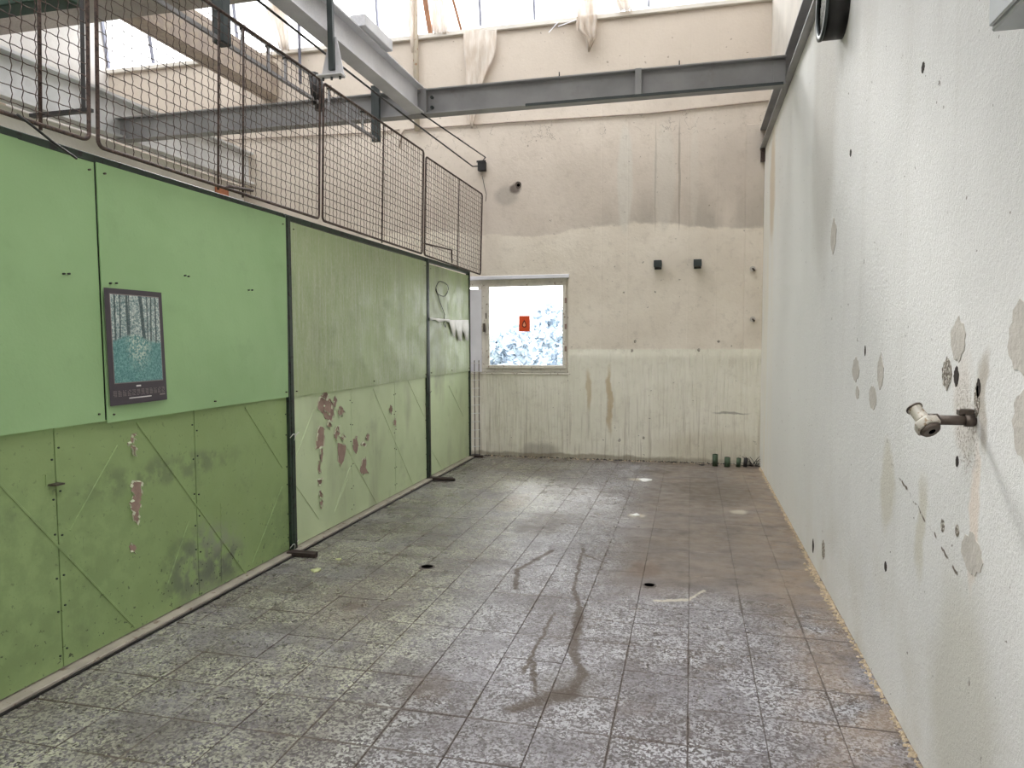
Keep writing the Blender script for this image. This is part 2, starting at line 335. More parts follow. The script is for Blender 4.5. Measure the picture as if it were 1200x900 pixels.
MAT = {
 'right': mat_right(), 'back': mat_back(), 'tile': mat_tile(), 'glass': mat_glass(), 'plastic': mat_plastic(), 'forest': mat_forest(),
 'g_up': mat_green('upper_green_sheet', (158, 192, 140), (150, 184, 132), 0, .12),
 'g_worn': mat_green('weathered_green_sheet', (164, 182, 136), (152, 168, 124), .42, .22),
 'g_low': mat_green('lower_green_sheet', (152, 176, 120), (140, 162, 108), 0, .3),
 'g_low2': mat_green('lower_green_sheet_pale', (204, 220, 180), (192, 209, 167), .1, .2),  # extra pale: lightness stands in for bounce light off the floor
 'post': simple('dark_green_post', (40, 56, 44), .5, 0, .15, 8., ((26, 24, 22), .55)),
 'grout': simple('floor_grout', (100, 92, 86), .9, 0, .1, 9., bump=.003),
 'beam': mat_beam('grey_steel_paint', (164, 163, 164)), 'galv': mat_beam('silver_steel_paint', (226, 226, 230), .6, .45, .05),
 'pale_beam': mat_beam('pale_grey_steel_paint', (228, 228, 228), .2, .6, .15),
 'plate': simple('dark_plate', (58, 66, 66), .5, 0, .1, 6.),
 'conc': simple('dusty_concrete', (178, 164, 152), .9, 0, .08, 3., ((178, 164, 148), .5), .01),
 'conc_grey': simple('grey_concrete', (176, 168, 160), .9, 0, .06, 3., None, .01),
 'white': simple('whitewash', (226, 222, 216), .9, 0, .05, 2.5, None, .008),
 'upper': simple('upper_wall_whitewash', (224, 218, 208), .9, 0, .06, 2., None, .006),
 'roof': simple('roof_lining', (196, 194, 190), .9, 0, .05, 2.),
 'black': simple('black_iron', (38, 36, 36), .5, 0, .15, 15.),
 'rust': simple('rusty_wire', (94, 76, 68), .7, .0, .2, 20., ((58, 46, 42), .5)),
 'rustbar': simple('rusty_foot_bar', (58, 44, 40), .7, 0, .2, 20.),
 'alu': simple('dusty_threshold', (168, 160, 148), .6, 0, .1, 7., ((120, 104, 90), .6)),
 'wood': simple('weathered_batten', (176, 128, 98), .8, 0, .12, 9.),
 'pole': simple('cream_painted_pipe', (206, 194, 174), .6, 0, .06, 6., ((164, 132, 104), .62)),
 'mull': simple('glazing_bar_paint', (150, 152, 168), .6),
 'frame': simple('peeling_window_paint', (226, 220, 208), .7, 0, .05, 9., ((140, 116, 96), .61), .004),
 'wht': simple('white_board', (238, 238, 244), .6, 0, .03, 5.),
 'paper': simple('torn_white_paper', (232, 232, 228), .8, 0, .06, 9.),
 'orange': simple('orange_sticker', (232, 84, 36), .6, 0, .03, 5.),
 'dkred': simple('dark_red_ink', (120, 30, 14), .6, 0, .03, 5.), 'pink': simple('pale_ink', (246, 160, 120), .6, 0, .03, 5.),
 'cal': simple('calendar_card', (72, 66, 72), .5, 0, .04, 9.), 'calw': simple('calendar_print', (226, 224, 222), .6, 0, .02, 9.), 'calg': simple('calendar_grey_print', (142, 132, 132), .6, 0, .02, 9.),
 'peel': simple('bare_board', (164, 140, 128), .85, 0, .1, 20.), 'peel_edge': simple('curled_paint_flake', (196, 200, 172), .6, 0, .06, 20.),
 'patch': simple('bare_plaster_patch', (200, 194, 186), .85, 0, .06, 9., None, .004), 'patch_d': simple('dug_out_plaster', (158, 148, 134), .95, 0, .2, 26., ((220, 214, 204), .5), .02),
 'hole': simple('hole_shade', (44, 32, 24), .95), 'void': Mt('opening_shade').fin((.0006, .0006, .0006), 1., 0, None, 0.),  # flat dark paint stands in for the shade inside holes and openings
 'brass': simple('limescaled_brass', (206, 200, 188), .45, .2, .1, 30., ((150, 132, 108), .56)), 'oldmetal': simple('dirty_pipe_metal', (96, 86, 78), .45, .5, .15, 30.),
 'stub': simple('green_pipe_stub', (66, 84, 62), .7, 0, .15, 14.), 'stub_d': simple('dark_pipe_stub', (50, 46, 44), .7, 0, .15, 14.),
 'lampin': simple('lamp_mesh_metal', (190, 190, 186), .5, 0, .25, 60.), 'box': simple('grey_cabinet', (188, 192, 194), .5, 0, .04, 4.),
 'crumb': simple('plaster_crumb', (206, 188, 160), .95, 0, .15, 30.), 'leaf': simple('yellow_scrap', (196, 200, 150), .8), 'brick': simple('orange_brick', (206, 138, 108), .9),
 'tree': simple('hazy_foliage', (190, 202, 214), .9, 0, .06, .8), 'bark': simple('hazy_bark', (110, 116, 122), .9), 'field': simple('pale_field', (128, 136, 122), .9, 0, .05, .05),  # outdoor haze painted into the pale foliage and bark colours
 'greenbeam': simple('dark_green_beam', (36, 62, 48), .6, 0, .1, 5.),
}

# ------------------------------------------------------------------ mesh builder
class MB:
    def __init__(s): s.v = []; s.f = []; s.sm = []
    def add(s, vs, fs, smooth=False):
        o = len(s.v); s.v += [tuple(p) for p in vs]; s.f += [tuple(i+o for i in f) for f in fs]; s.sm += [smooth]*len(fs); return s
    def box(s, x0, x1, y0, y1, z0, z1):
        v = [(x, y, z) for x in (x0, x1) for y in (y0, y1) for z in (z0, z1)]
        return s.add(v, [(0, 1, 3, 2), (4, 6, 7, 5), (0, 4, 5, 1), (2, 3, 7, 6), (0, 2, 6, 4), (1, 5, 7, 3)])
    def bar(s, a, b, w, h, up=(0, 0, 1)):
        a = Vector(a); b = Vector(b); d = (b-a).normalized(); u = Vector(up); r = d.cross(u)
        if r.length < 1e-4: r = d.cross(Vector((0, 1, 0)))
        r.normalize(); u = r.cross(d)
        v = [q + r*(i*w/2) + u*(j*h/2) for q in (a, b) for i in (-1, 1) for j in (-1, 1)]
        return s.add(v, [(0, 1, 3, 2), (4, 6, 7, 5), (0, 4, 5, 1), (2, 3, 7, 6), (0, 2, 6, 4), (1, 5, 7, 3)])
    def tube(s, pts, r, n=6, cap=True):
        pts = [Vector(p) for p in pts]; rs = r if isinstance(r, (list, tuple)) else [r]*len(pts); vs = []; fs = []
        ref = None
        for i, p in enumerate(pts):
            d = (pts[min(i+1, len(pts)-1)] - pts[max(i-1, 0)]).normalized()
            if ref is None: ref = Vector((0, 0, 1)) if abs(d.z) < .9 else Vector((0, 1, 0))
            a = d.cross(ref).normalized(); b = d.cross(a).normalized(); ref = -b if (-b).dot(ref) > 0 else b
            a = d.cross(ref).normalized(); b = d.cross(a)
            for k in range(n):
                t = 2*math.pi*k/n; vs.append(p + a*(rs[i]*math.cos(t)) + b*(rs[i]*math.sin(t)))
        for i in range(len(pts)-1):
            for k in range(n): fs.append((i*n+k, i*n+(k+1) % n, (i+1)*n+(k+1) % n, (i+1)*n+k))
        s.add(vs, fs, True)
        if cap: o = len(s.v)-len(vs); s.f += [tuple(o+k for k in range(n))[::-1], tuple(o+(len(pts)-1)*n+k for k in range(n))]; s.sm += [False, False]
        return s
    def prism(s, poly, ax, a, b):
        """poly in the two other axes (in order), extruded along ax from a to b"""
        def mk(p, t):
            q = list(p); q.insert(ax, t); return tuple(q)
        n = len(poly); vs = [mk(p, a) for p in poly] + [mk(p, b) for p in poly]
        fs = [tuple(range(n))[::-1], tuple(range(n, 2*n))] + [(i, (i+1) % n, n+(i+1) % n, n+i) for i in range(n)]
        return s.add(vs, fs)
    def build(s, name, mat, parent=None, bevel=0.):
        me = bpy.data.meshes.new(name); off = Vector((0, 0, 0)); q = parent
        while q is not None: off += q.location; q = q.parent
        me.from_pydata([tuple(Vector(p)-off) for p in s.v], [], s.f); me.validate()
        if len(me.polygons) == len(s.sm): me.polygons.foreach_set('use_smooth', s.sm)
        me.materials.append(MAT[mat] if isinstance(mat, str) else mat); me.update()
        import bmesh
        bm = bmesh.new(); bm.from_mesh(me); bmesh.ops.recalc_face_normals(bm, faces=bm.faces); bm.to_mesh(me); bm.free()
        o = bpy.data.objects.new(name, me); COL.objects.link(o); o.parent = parent
        if bevel: b = o.modifiers.new('bevel', 'BEVEL'); b.width = bevel; b.segments = 1; b.limit_method = 'ANGLE'
        return o
def tag(o, label=None, cat=None, group=None, kind=None):
    for k, v in (('label', label), ('category', cat), ('group', group), ('kind', kind)):
        if v: o[k] = v
    return o
def empty(name, loc, label, cat, group=None):
    o = bpy.data.objects.new(name, None); COL.objects.link(o); o.location = loc; o.empty_display_size = .1
    return tag(o, label, cat, group)
def ib(c0, c1, h, w, tw, tf):
    """I profile polygon centred on (c0, c1) : c0 across, c1 up"""
    W_, H_, t = w/2, h/2, tw/2
    return [(c0-W_, c1-H_), (c0+W_, c1-H_), (c0+W_, c1-H_+tf), (c0+t, c1-H_+tf), (c0+t, c1+H_-tf), (c0+W_, c1+H_-tf), (c0+W_, c1+H_), (c0-W_, c1+H_), (c0-W_, c1+H_-tf), (c0-t, c1+H_-tf), (c0-t, c1-H_+tf), (c0-W_, c1-H_+tf)]
def blobpoly(c, ry, rz, n=14, jag=.18, seed=0, tip=0.):
    r = random.Random(seed); out = []
    for k in range(n):
        t = 2*math.pi*k/n; q = 1+r.uniform(-jag, jag); yy = math.cos(t); zz = math.sin(t)
        out.append((c[0]+ry*q*yy*(1-tip*abs(zz)**3), c[1]+rz*q*zz))
    return out

# ================================================================== SETTING
# floor slab (grout level) and tiles
fl = tag(MB().box(XLF-.3, XR+.3, -5.2, YB+.35, -.3, -.005).build('floor', 'tile'), kind='structure')
cells = []
for i in range(-10, 4):
    for j in range(-26, 24):
        x0 = X0+i*PITCH_X; x1 = x0+PITCH_X; y0 = Y0+j*PITCH_Y; y1 = y0+PITCH_Y
        x0 = max(x0, -2.84); x1 = min(x1, XR); y1 = min(y1, YB)
        if x1-x0 < .04 or y1-y0 < .04: continue
        cells.append((x0, x1, y0, y1))
def seen(c):
    p = Vector(((c[0]+c[1])/2, (c[2]+c[3])/2, 0)) - EYE; zc = p.dot(FWD)
    if zc < .5: return None
    u = 600+F_PX*p.dot(RGT)/zc; v = 450-F_PX*p.dot(UPV)/zc
    return zc if (-70 < u < 1270 and v < 960) else None
vis = sorted([(seen(c), c) for c in cells if seen(c)], key=lambda t: t[0])
near = [c for d, c in vis[:290]]; rest = [c for c in cells if c not in set(near)]
def tile_geo(mb, x0, x1, y0, y1, top):
    g = .0011; b = .002; lo = -.006
    x0 += g; x1 -= g; y0 += g; y1 -= g
    v = [(x0, y0, lo), (x1, y0, lo), (x1, y1, lo), (x0, y1, lo), (x0, y0, top-b), (x1, y0, top-b), (x1, y1, top-b), (x0, y1, top-b),
         (x0+b, y0+b, top), (x1-b, y0+b, top), (x1-b, y1-b, top), (x0+b, y1-b, top)]
    mb.add(v, [(8, 9, 10, 11)] + [(4+k, 4+(k+1) % 4, 8+(k+1) % 4, 8+k) for k in range(4)] + [(k, (k+1) % 4, 4+(k+1) % 4, 4+k) for k in range(4)])
std = {}
rt = random.Random(3)
for c in near:
    w_, l_ = round(c[1]-c[0], 4), round(c[3]-c[2], 4)
    if (w_, l_) not in std:
        mb = MB(); tile_geo(mb, -w_/2, w_/2, -l_/2, l_/2, 0.); tmp = mb.build('tile_source', 'tile'); std[(w_, l_)] = tmp.data; bpy.data.objects.remove(tmp)
    o = bpy.data.objects.new('tile', std[(w_, l_)]); COL.objects.link(o); o.parent = fl
    o.location = ((c[0]+c[1])/2, (c[2]+c[3])/2, rt.uniform(-.0018, .0004)); o.rotation_euler = (rt.uniform(-.003, .003), rt.uniform(-.003, .003), rt.uniform(-.004, .004))
mb = MB()
for c in rest: tile_geo(mb, *c, rt.uniform(-.0015, .0003))
tag(mb.build('tile_field', 'tile', fl), kind='stuff')

# back wall with window opening
WX0, WX1, WZ0, WZ1 = -3.4, -1.605, 1.155, 2.455
mb = MB(); T = YB+.32
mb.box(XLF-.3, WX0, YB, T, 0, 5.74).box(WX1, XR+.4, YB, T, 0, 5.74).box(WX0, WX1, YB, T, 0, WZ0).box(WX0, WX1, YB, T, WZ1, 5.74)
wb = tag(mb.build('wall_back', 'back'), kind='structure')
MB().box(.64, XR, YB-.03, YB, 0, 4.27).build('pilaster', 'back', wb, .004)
tag(MB().box(XLF, XR+.06, YB-.05, YB+.3, 5.74, 5.80).build('trim_1', 'upper', None, .006), kind='structure')
# right wall: thick lower part, thinner above the steel channel
wr = tag(MB().box(XR, XR+.35, -5.2, YB, 0, 3.95).build('wall_right', 'right'), kind='structure')
MB().box(XR+.06, XR+.35, -5.2, YB, 3.95, 8.4).build('upper_wall', 'upper', wr)
# left bay
tag(MB().box(XL-.3, XL, -5.2, YB, 0, 3.9).build('wall_left', 'white'), kind='structure')
wl = tag(MB().box(XLF-.3, XLF, -5.2, YB, 3.5, 8.4).box(XLF-.3, XLF, -5.2, YB, 0, 3.5).build('wall_left_outer', 'white'), kind='structure')
MB().box(XLF, XLF+.3, 6.75, 7.55, 3.9, 5.0).build('pillar', 'conc', wl, .01)
# horizontal joints of the painted blocks on the far left wall
wre = tag(MB().box(XLF-.3, XR+.35, -5.5, -5.2, 0, 8.4).build('wall_rear', 'white'), kind='structure')

# saw-tooth roof with north lights; unseen teeth laid out to supply daylight
mb = MB()
def slab(y0, z0, y1, z1, t=.12):
    mb.add([(XLF-.3, y0, z0), (XR+.35, y0, z0), (XR+.35, y1, z1), (XLF-.3, y1, z1), (XLF-.3, y0, z0+t), (XR+.35, y0, z0+t), (XR+.35, y1, z1+t), (XLF-.3, y1, z1+t)],
           [(0, 1, 2, 3), (7, 6, 5, 4), (0, 4, 5, 1), (2, 6, 7, 3), (1, 5, 6, 2), (0, 3, 7, 4)])
for k in range(4):
    for t0, t1 in ((0, SLOPE[k][0]), (SLOPE[k][1], 1)):
        a, b = slope_pt(k, t0), slope_pt(k, t1); slab(a.y, a.z, b.y, b.z)
tag(mb.build('ceiling', 'roof'), kind='structure')
# beams under the valleys of the roof
for k, (ty, tz) in enumerate(TEETH[1:]):
    zb = 4.93 if k == 0 else 4.98
    o = MB().box(XLF, XR+.06, ty+.02, ty+.5, zb, 5.6).build('concrete_beam', 'conc_grey', None, .01)
    tag(o, ['wide grey concrete beam across the hall in front of the rear rooflight', 'concrete cross beam under the roof valley above the camera', 'concrete cross beam nearest the rear wall behind the camera'][k], 'beam')
tag(MB().box(-6.13, -5.87, 6.45, YB, 5.13, 5.62).build('concrete_beam', 'conc', None, .012), 'brownish concrete beam running to the back wall behind the wire mesh', 'beam')

def rooflight(idx, ty, tz, detailed):
    fr = MB(); top = (ty-LEAN, tz+GH)
    xs = [.171-.7435*k for k in range(-1, 12)] + [XLF+.02]
    xs = [x for x in xs if XLF < x < XR+.1]
    fr.box(XLF, XR+.06, ty-.02, ty+.06, tz-.06, tz-.01); fr.box(XLF, XR+.06, top[0]-.03, top[0]+.06, top[1]-.05, top[1]+.02)
    w = tag(fr.build('window_%d' % idx, 'mull'), kind='structure')
    g = Vector((0, -LEAN, GH)).normalized()
    for x in xs:
        MB().bar((x, ty, tz+.02), (x, top[0], top[1]), .024, .05, (0, 1, 0)).build('glazing_bar', 'mull', w)
    ed = [XR+.06] + xs
    if detailed:
        for a, b in zip(ed[:-1], ed[1:]):
            if a-b < .05: continue
            MB().add([(b, ty+.015, tz+.03), (a, ty+.015, tz+.03), (a, top[0]+.015, top[1]), (b, top[0]+.015, top[1])], [(0, 1, 2, 3)]).build('pane', 'glass', w)
    else:
        MB().add([(XLF, ty+.015, tz+.03), (XR+.06, ty+.015, tz+.03), (XR+.06, top[0]+.015, top[1]), (XLF, top[0]+.015, top[1])], [(0, 1, 2, 3)]).build('pane', 'glass', w)
for k, (ty, tz) in enumerate(TEETH): rooflight(k+2, ty, tz, k == 0)
for k in range(4):  # added rear-slope glazing, out of view, sends light to the back wall
    a, b = slope_pt(k, SLOPE[k][0]), slope_pt(k, SLOPE[k][1])
    w = MB().box(XLF, XR+.06, a.y-.06, a.y+.06, a.z-.03, a.z+.06).box(XLF, XR+.06, b.y-.06, b.y+.06, b.z-.03, b.z+.06).build('window_%d' % (k+6), 'mull')
    tag(w, kind='structure')
    for q in range(9): MB().bar((.171-1.1*q, a.y, a.z+.03), (.171-1.1*q, b.y, b.z+.03), .04, .05).build('glazing_bar', 'mull', w)
    MB().add([(XLF, a.y, a.z+.06), (XR+.06, a.y, a.z+.06), (XR+.06, b.y, b.z+.06), (XLF, b.y, b.z+.06)], [(0, 1, 2, 3)]).build('pane', 'glass', w)

# window in the back wall
YW = YB+.05
mb = MB()
mb.box(WX0, WX1, YW, YW+.09, WZ0, WZ0+.075).box(WX0, WX1, YW, YW+.09, WZ1-.085, WZ1).box(WX1-.05, WX1, YW, YW+.09, WZ0+.075, WZ1-.085).box(-2.835, -2.76, YW, YW+.09, WZ0+.075, WZ1-.085).box(WX0, WX0+.05, YW, YW+.09, WZ0+.075, WZ1-.085)
win = tag(mb.build('window_1', 'frame', None, .006), kind='structure')
def sash(x0, x1, z0, z1, nm):
    t = .045
    s_ = MB().box(x0, x1, YW-.02, YW+.04, z0, z0+t).box(x0, x1, YW-.02, YW+.04, z1-t, z1).box(x0, x0+t, YW-.02, YW+.04, z0+t, z1-t).box(x1-t, x1, YW-.02, YW+.04, z0+t, z1-t).build(nm, 'frame', win, .005)
    MB().box(x0+t, x1-t, YW+.008, YW+.012, z0+t, z1-t).build('pane', 'glass', s_)
    return s_
sh = sash(-2.77, -1.645, WZ0+.06, WZ1-.07, 'sash'); sash(-3.36, -2.83, WZ0+.06, WZ1-.07, 'sash')
MB().box(-2.80, -2.775, YW-.05, YW-.02, 1.72, 1.84).build('handle', 'oldmetal', sh)
MB().box(-2.765, -2.755, YW-.035, YW-.02, 1.9, 1.98).build('hinge', 'oldmetal', sh)
for z in (1.45, 1.75, 2.1): MB().box(WX1-.055, WX1-.03, YW-.022, YW, z, z+.07).build('hinge', 'peel', sh)
tag(MB().box(WX0, WX1+.02, YB-.012, YW, WZ0-.02, WZ0).build('window_sill', 'frame', win, .003))
tag(MB().box(WX0, WX1+.01, YB-.014, YW-.001, WZ1-.02, WZ1+.03).build('lintel_edge', 'wht', win, .004))
# orange sticker on the glass
p0 = P(608, 370, 1, YW+.004); p1 = P(621, 388.5, 1, YW+.004)
st = empty('warning_sticker', (p0.x, YW+.004, p1.z), 'small orange-red sticker with a flame symbol on the window pane', 'sticker')
MB().box(p0.x, p1.x, YW+.003, YW+.007, p1.z, p0.z).build('sheet', 'orange', st)
cx, cz = (p0.x+p1.x)/2, (p0.z+p1.z)/2
fl_o = [(cx-.002, cz+.055), (cx-.022, cz+.015), (cx-.034, cz-.02), (cx-.026, cz-.045), (cx, cz-.055), (cx+.026, cz-.045), (cx+.03, cz-.015), (cx+.018, cz+.01), (cx+.012, cz+.03)]
MB().prism([(a, b) for a, b in fl_o], 1, YW+.0015, YW+.003).build('flame_symbol', 'dkred', st)
MB().prism([(cx+(a-cx)*.6, cz-.008+(b-cz)*.6) for a, b in fl_o], 1, YW+.0005, YW+.0015).build('flame_centre', 'pink', st)

# ================================================================== PARTITION
def green_section(name, y0, y1, label, uppers, lowers, matU, matL, diag, feet):
    e = empty('green_partition', (XP, y0, 0), label, 'partition')
    for (a, b, zb, zt, off) in uppers:
        mb = MB(); ny, nz = 8, 5; vs = []; r = random.Random(int(a*100))
        for side in (1, 0):
            for j in range(nz+1):
                for i in range(ny+1):
                    yy = a+(b-a)*i/ny; zz = zb+(zt-zb)*j/nz
                    bow = .006*math.sin(yy*2.1+zz*1.7)
                    vs.append((XP+off+bow+(.0 if side else -.006), yy, zz))
        n1 = (ny+1)*(nz+1); fs = []
        for j in range(nz):
            for i in range(ny):
                q = j*(ny+1)+i; fs.append((q, q+1, q+ny+2, q+ny+1)); fs.append((n1+q, n1+q+ny+1, n1+q+ny+2, n1+q+1))
        bd = [i for i in range(ny+1)] + [(j+1)*(ny+1)-1 for j in range(1, nz+1)] + [nz*(ny+1)+i for i in range(ny-1, -1, -1)] + [j*(ny+1) for j in range(nz-1, 0, -1)]
        for k in range(len(bd)): p, q = bd[k], bd[(k+1) % len(bd)]; fs.append((p, n1+p, n1+q, q))
        mb.add(vs, fs); sheet = mb.build('upper_sheet', matU, e)
        sc = MB()
        for (yy, zz) in [(a+.04, zb+.04), (b-.04, zb+.04), (a+.04, zt-.05), (b-.04, zt-.05), ((a+b)/2, zb+.04)]:
            sc.tube([(XP+off+.0, yy, zz), (XP+off+.013, yy, zz)], .005, 6)
        tag(sc.build('screw', 'oldmetal', sheet), kind='stuff')
    if len(uppers) > 1: MB().box(XP-.03, XP+.007, 3.0, 3.12, 1.2, 2.5).build('post', 'post', e)  # backing added behind the sheet gap to block light leaking through
    for (a, b, zt) in lowers:
        s_ = MB().box(XP-.02, XP-.014+.014, a+.003, b-.003, .03, zt).build('lower_sheet', matL, e, .0015)
        sc = MB()
        for k in range(6):
            zz = .12+k*.19+random.uniform(-.03, .03)
            for yy in (a+.02, b-.02):
                sc.tube([(XP-.002, yy, zz), (XP+.005, yy, zz)], .005, 6)
        tag(sc.build('screw', 'post', s_), kind='stuff')
    for (a, b) in diag:
        MB().bar((XP+.0005, a[0], a[1]), (XP+.0005, b[0], b[1]), .007, .012, (0, 1, 1)).build('diagonal_crease', matL, e, .002)
    for yy, w in feet['posts']:
        MB().box(XP-.03, XP+.022, yy, yy+w, 0, 2.53).build('post', 'post', e, .003)
    MB().box(XP-.035, XP+.012, y0, y1, 2.50, 2.54).build('top_rail', 'post', e, .003)
    MB().box(XP-.03, XP+.065, y0, y1, .0, .022).build('threshold_strip', 'alu', e, .004)
    MB().box(XP+.066, XP+.076, y0, y1, -.002, .008).build('gap_shadow_strip', 'black', e)  # black strip painting the shadow of the gap beside the threshold
    for (a, b, x1) in feet['bars']:
        MB().box(XP+.02, x1, a, b, .003, .034).build('foot_bar', 'rustbar', e, .003)
    return e
def pz(u, v): q = P(u, v, 0, XP); return (q.y, q.z)
def dg(*uv): a = pz(uv[0], uv[1]); b = pz(uv[2], uv[3]); return (a, b)
sec1 = green_section('near', .55, 4.79, 'bright green sheet metal partition section carrying the forest calendar, nearest the camera',
    [(.6, 3.052, 1.195, 2.505, .014), (3.062, 4.785, 1.185, 2.505, .02)], [(.6, 1.75, 1.2), (1.75, 2.763, 1.2), (2.763, 3.753, 1.2), (3.753, 4.785, 1.2)], 'g_up', 'g_low',
    [dg(-60, 505, 158, 735), dg(160, 495, 288, 672), dg(287, 477, 331, 548), dg(138, 522, 82, 622), dg(259, 590, 260, 684), dg(222, 610, 195, 690), dg(331, 570, 296, 660)],
    {'posts': [(.55, .05), (4.785, .02)], 'bars': [(4.70, 4.735, -2.67), (4.742, 4.775, -2.69)]})
sec2 = green_section('mid', 4.81, 7.71, 'middle green partition section with whitish weathered upper sheet and peeling paint below',
    [(4.86, 7.69, 1.18, 2.49, .014)], [(4.86, 5.83, 1.19), (5.83, 6.80, 1.19), (6.80, 7.69, 1.19)], 'g_worn', 'g_low2',
    [dg(343, 563, 374, 608), dg(405, 523, 446, 598), dg(437, 455, 484, 568), dg(478, 446, 497, 488), dg(343, 545, 368, 480), dg(410, 548, 395, 590), dg(408, 560, 392, 600)],
    {'posts': [(4.815, .045), (7.69, .022)], 'bars': [(7.70, 7.735, -2.60), (7.745, 7.775, -2.64)]})
sec3 = green_section('far', 7.72, 9.36, 'far green partition section with a torn white paper strip, ending by the window',
    [(7.79, 9.32, 1.19, 2.475, .014)], [(7.79, 9.32, 1.19)], 'g_worn', 'g_low2',
    [dg(506, 528, 522, 556), dg(526, 452, 543, 488)], {'posts': [(7.735, .05), (9.32, .03)], 'bars': [(9.33, 9.36, -2.74)]})
# peeled paint on the sheets
def peel(sec, pts, x, seed, flake=True):
    x = x + seed*.00009
    poly = [pz(*q) for q in pts]; rj = random.Random(seed+50); cyy = sum(p[0] for p in poly)/len(poly); czz = sum(p[1] for p in poly)/len(poly)
    poly = [(cyy+(p[0]-cyy)*1.18, czz+(p[1]-czz)*1.1) for p in poly]; out = []
    for k in range(len(poly)):
        a, b = poly[k], poly[(k+1) % len(poly)]; out.append(a)
        for t in (.33, .66): out.append((a[0]+(b[0]-a[0])*t+rj.uniform(-.012, .012), a[1]+(b[1]-a[1])*t+rj.uniform(-.012, .012)))
    poly = out
    pr = MB().prism(poly, 0, x, x+.0012).build('peeled_patch', 'peel', sec)
    if flake:
        mb = MB(); r = random.Random(seed); n = len(poly)
        for k in range(n):
            a, b = poly[k], poly[(k+1) % n]
            if r.random() < .45: continue
            h = r.uniform(.004, .014); w = r.uniform(-.005, .008)
            mb.add([(x, a[0], a[1]), (x, b[0], b[1]), (x+h, b[0]+w, b[1]-.01), (x+h*.8, a[0]+w, a[1]-.008)], [(0, 1, 2, 3)])
        if mb.v:
            o = mb.build('paint_flake', 'peel_edge', sec); md = o.modifiers.new('s', 'SOLIDIFY'); md.thickness = .0012
peel(sec1, [(154, 568), (158, 565), (163, 565), (164, 574), (163, 584), (164, 590), (162, 602), (160, 611), (156, 607), (154, 595), (152, 589), (156, 585), (154, 576)], XP+.001, 1)
peel(sec1, [(150, 518), (154, 509), (158, 507), (156, 514), (152, 519)], XP+.001, 2)
peel(sec1, [(153, 524), (157, 522), (157, 530), (155, 532)], XP+.001, 3)
peel(sec1, [(153, 636), (158, 640), (157, 648), (153, 645)], XP+.001, 4)
x2 = XP+.001
peel(sec2, [(374, 470), (378, 464), (382, 470), (386, 468), (389, 474), (389, 486), (387, 492), (381, 490), (379, 484), (373, 478)], x2, 5)
peel(sec2, [(374, 500), (378, 502), (379, 512), (378, 522), (374, 524), (370, 524), (371, 512)], x2, 6)
peel(sec2, [(396, 520), (404, 522), (403, 534), (399, 546), (396, 540)], x2, 7)
peel(sec2, [(414, 515), (418, 512), (419, 522), (417, 531), (414, 526)], x2, 8)
peel(sec2, [(424, 540), (428, 536), (428, 548), (430, 554), (425, 556), (422, 553)], x2, 9)
peel(sec2, [(398, 476), (401, 478), (400, 486), (397, 484)], x2, 10)
peel(sec2, [(372, 562), (377, 560), (376, 566), (373, 568)], x2, 11)
peel(sec2, [(373, 540), (375, 540), (375, 553), (373, 554)], x2, 12)
peel(sec2, [(395, 500), (397, 498), (398, 508), (396, 510)], x2, 13)
peel(sec2, [(374, 576), (376, 575), (377, 582), (374, 582)], x2, 14)
for k, q in enumerate([((380, 463), 3, 5), ((392, 470), 2, 6), ((399, 482), 3, 5), ((385, 497), 2, 5), ((393, 508), 2, 8), ((376, 532), 1.5, 9), ((401, 512), 2, 4), ((425, 520), 2.5, 3), ((430, 512), 2, 4), ((376, 590), 1.5, 5), ((383, 476), 4, 9), ((457, 480), 1.5, 5), ((462, 495), 1.5, 4)]):
    (u, v), a_, b_ = q
    peel(sec2, [(u-a_, v), (u, v-b_), (u+a_, v-b_*.2), (u+a_*.4, v+b_), (u-a_*.7, v+b_*.6)], x2, 30+k)
# bolts and small fixings on the near upper sheets
for (u, v) in [(70, 321), (76, 321), (125, 332), (132, 332), (213, 323), (217, 324), (288, 340), (292, 340)]:
    y, z = pz(u, v)
    MB().tube([(XP+.018, y, z), (XP+.03, y, z)], .005, 6).build('bolt', 'black', sec1)
y, z = pz(62, 567)
MB().box(XP, XP+.05, y-.03, y+.02, z-.004, z+.004).build('latch', 'oldmetal', sec1); MB().box(XP, XP+.004, y-.04, y+.01, z, z+.05).build('latch_plate', 'g_low', sec1)
# thin wires tied to the posts
for (u, v), sec in [((340, 512), sec2), ((500, 462), sec3), ((340, 640), sec2)]:
    y, z = pz(u, v)
    pts = [(XP+.03+.02*math.sin(k*.9), y-.05+.018*k, z+.03*math.sin(k*1.1)) for k in range(8)]
    MB().tube(pts, .003, 4).build('tie_wire', 'black' if sec is sec3 else 'paper', sec)

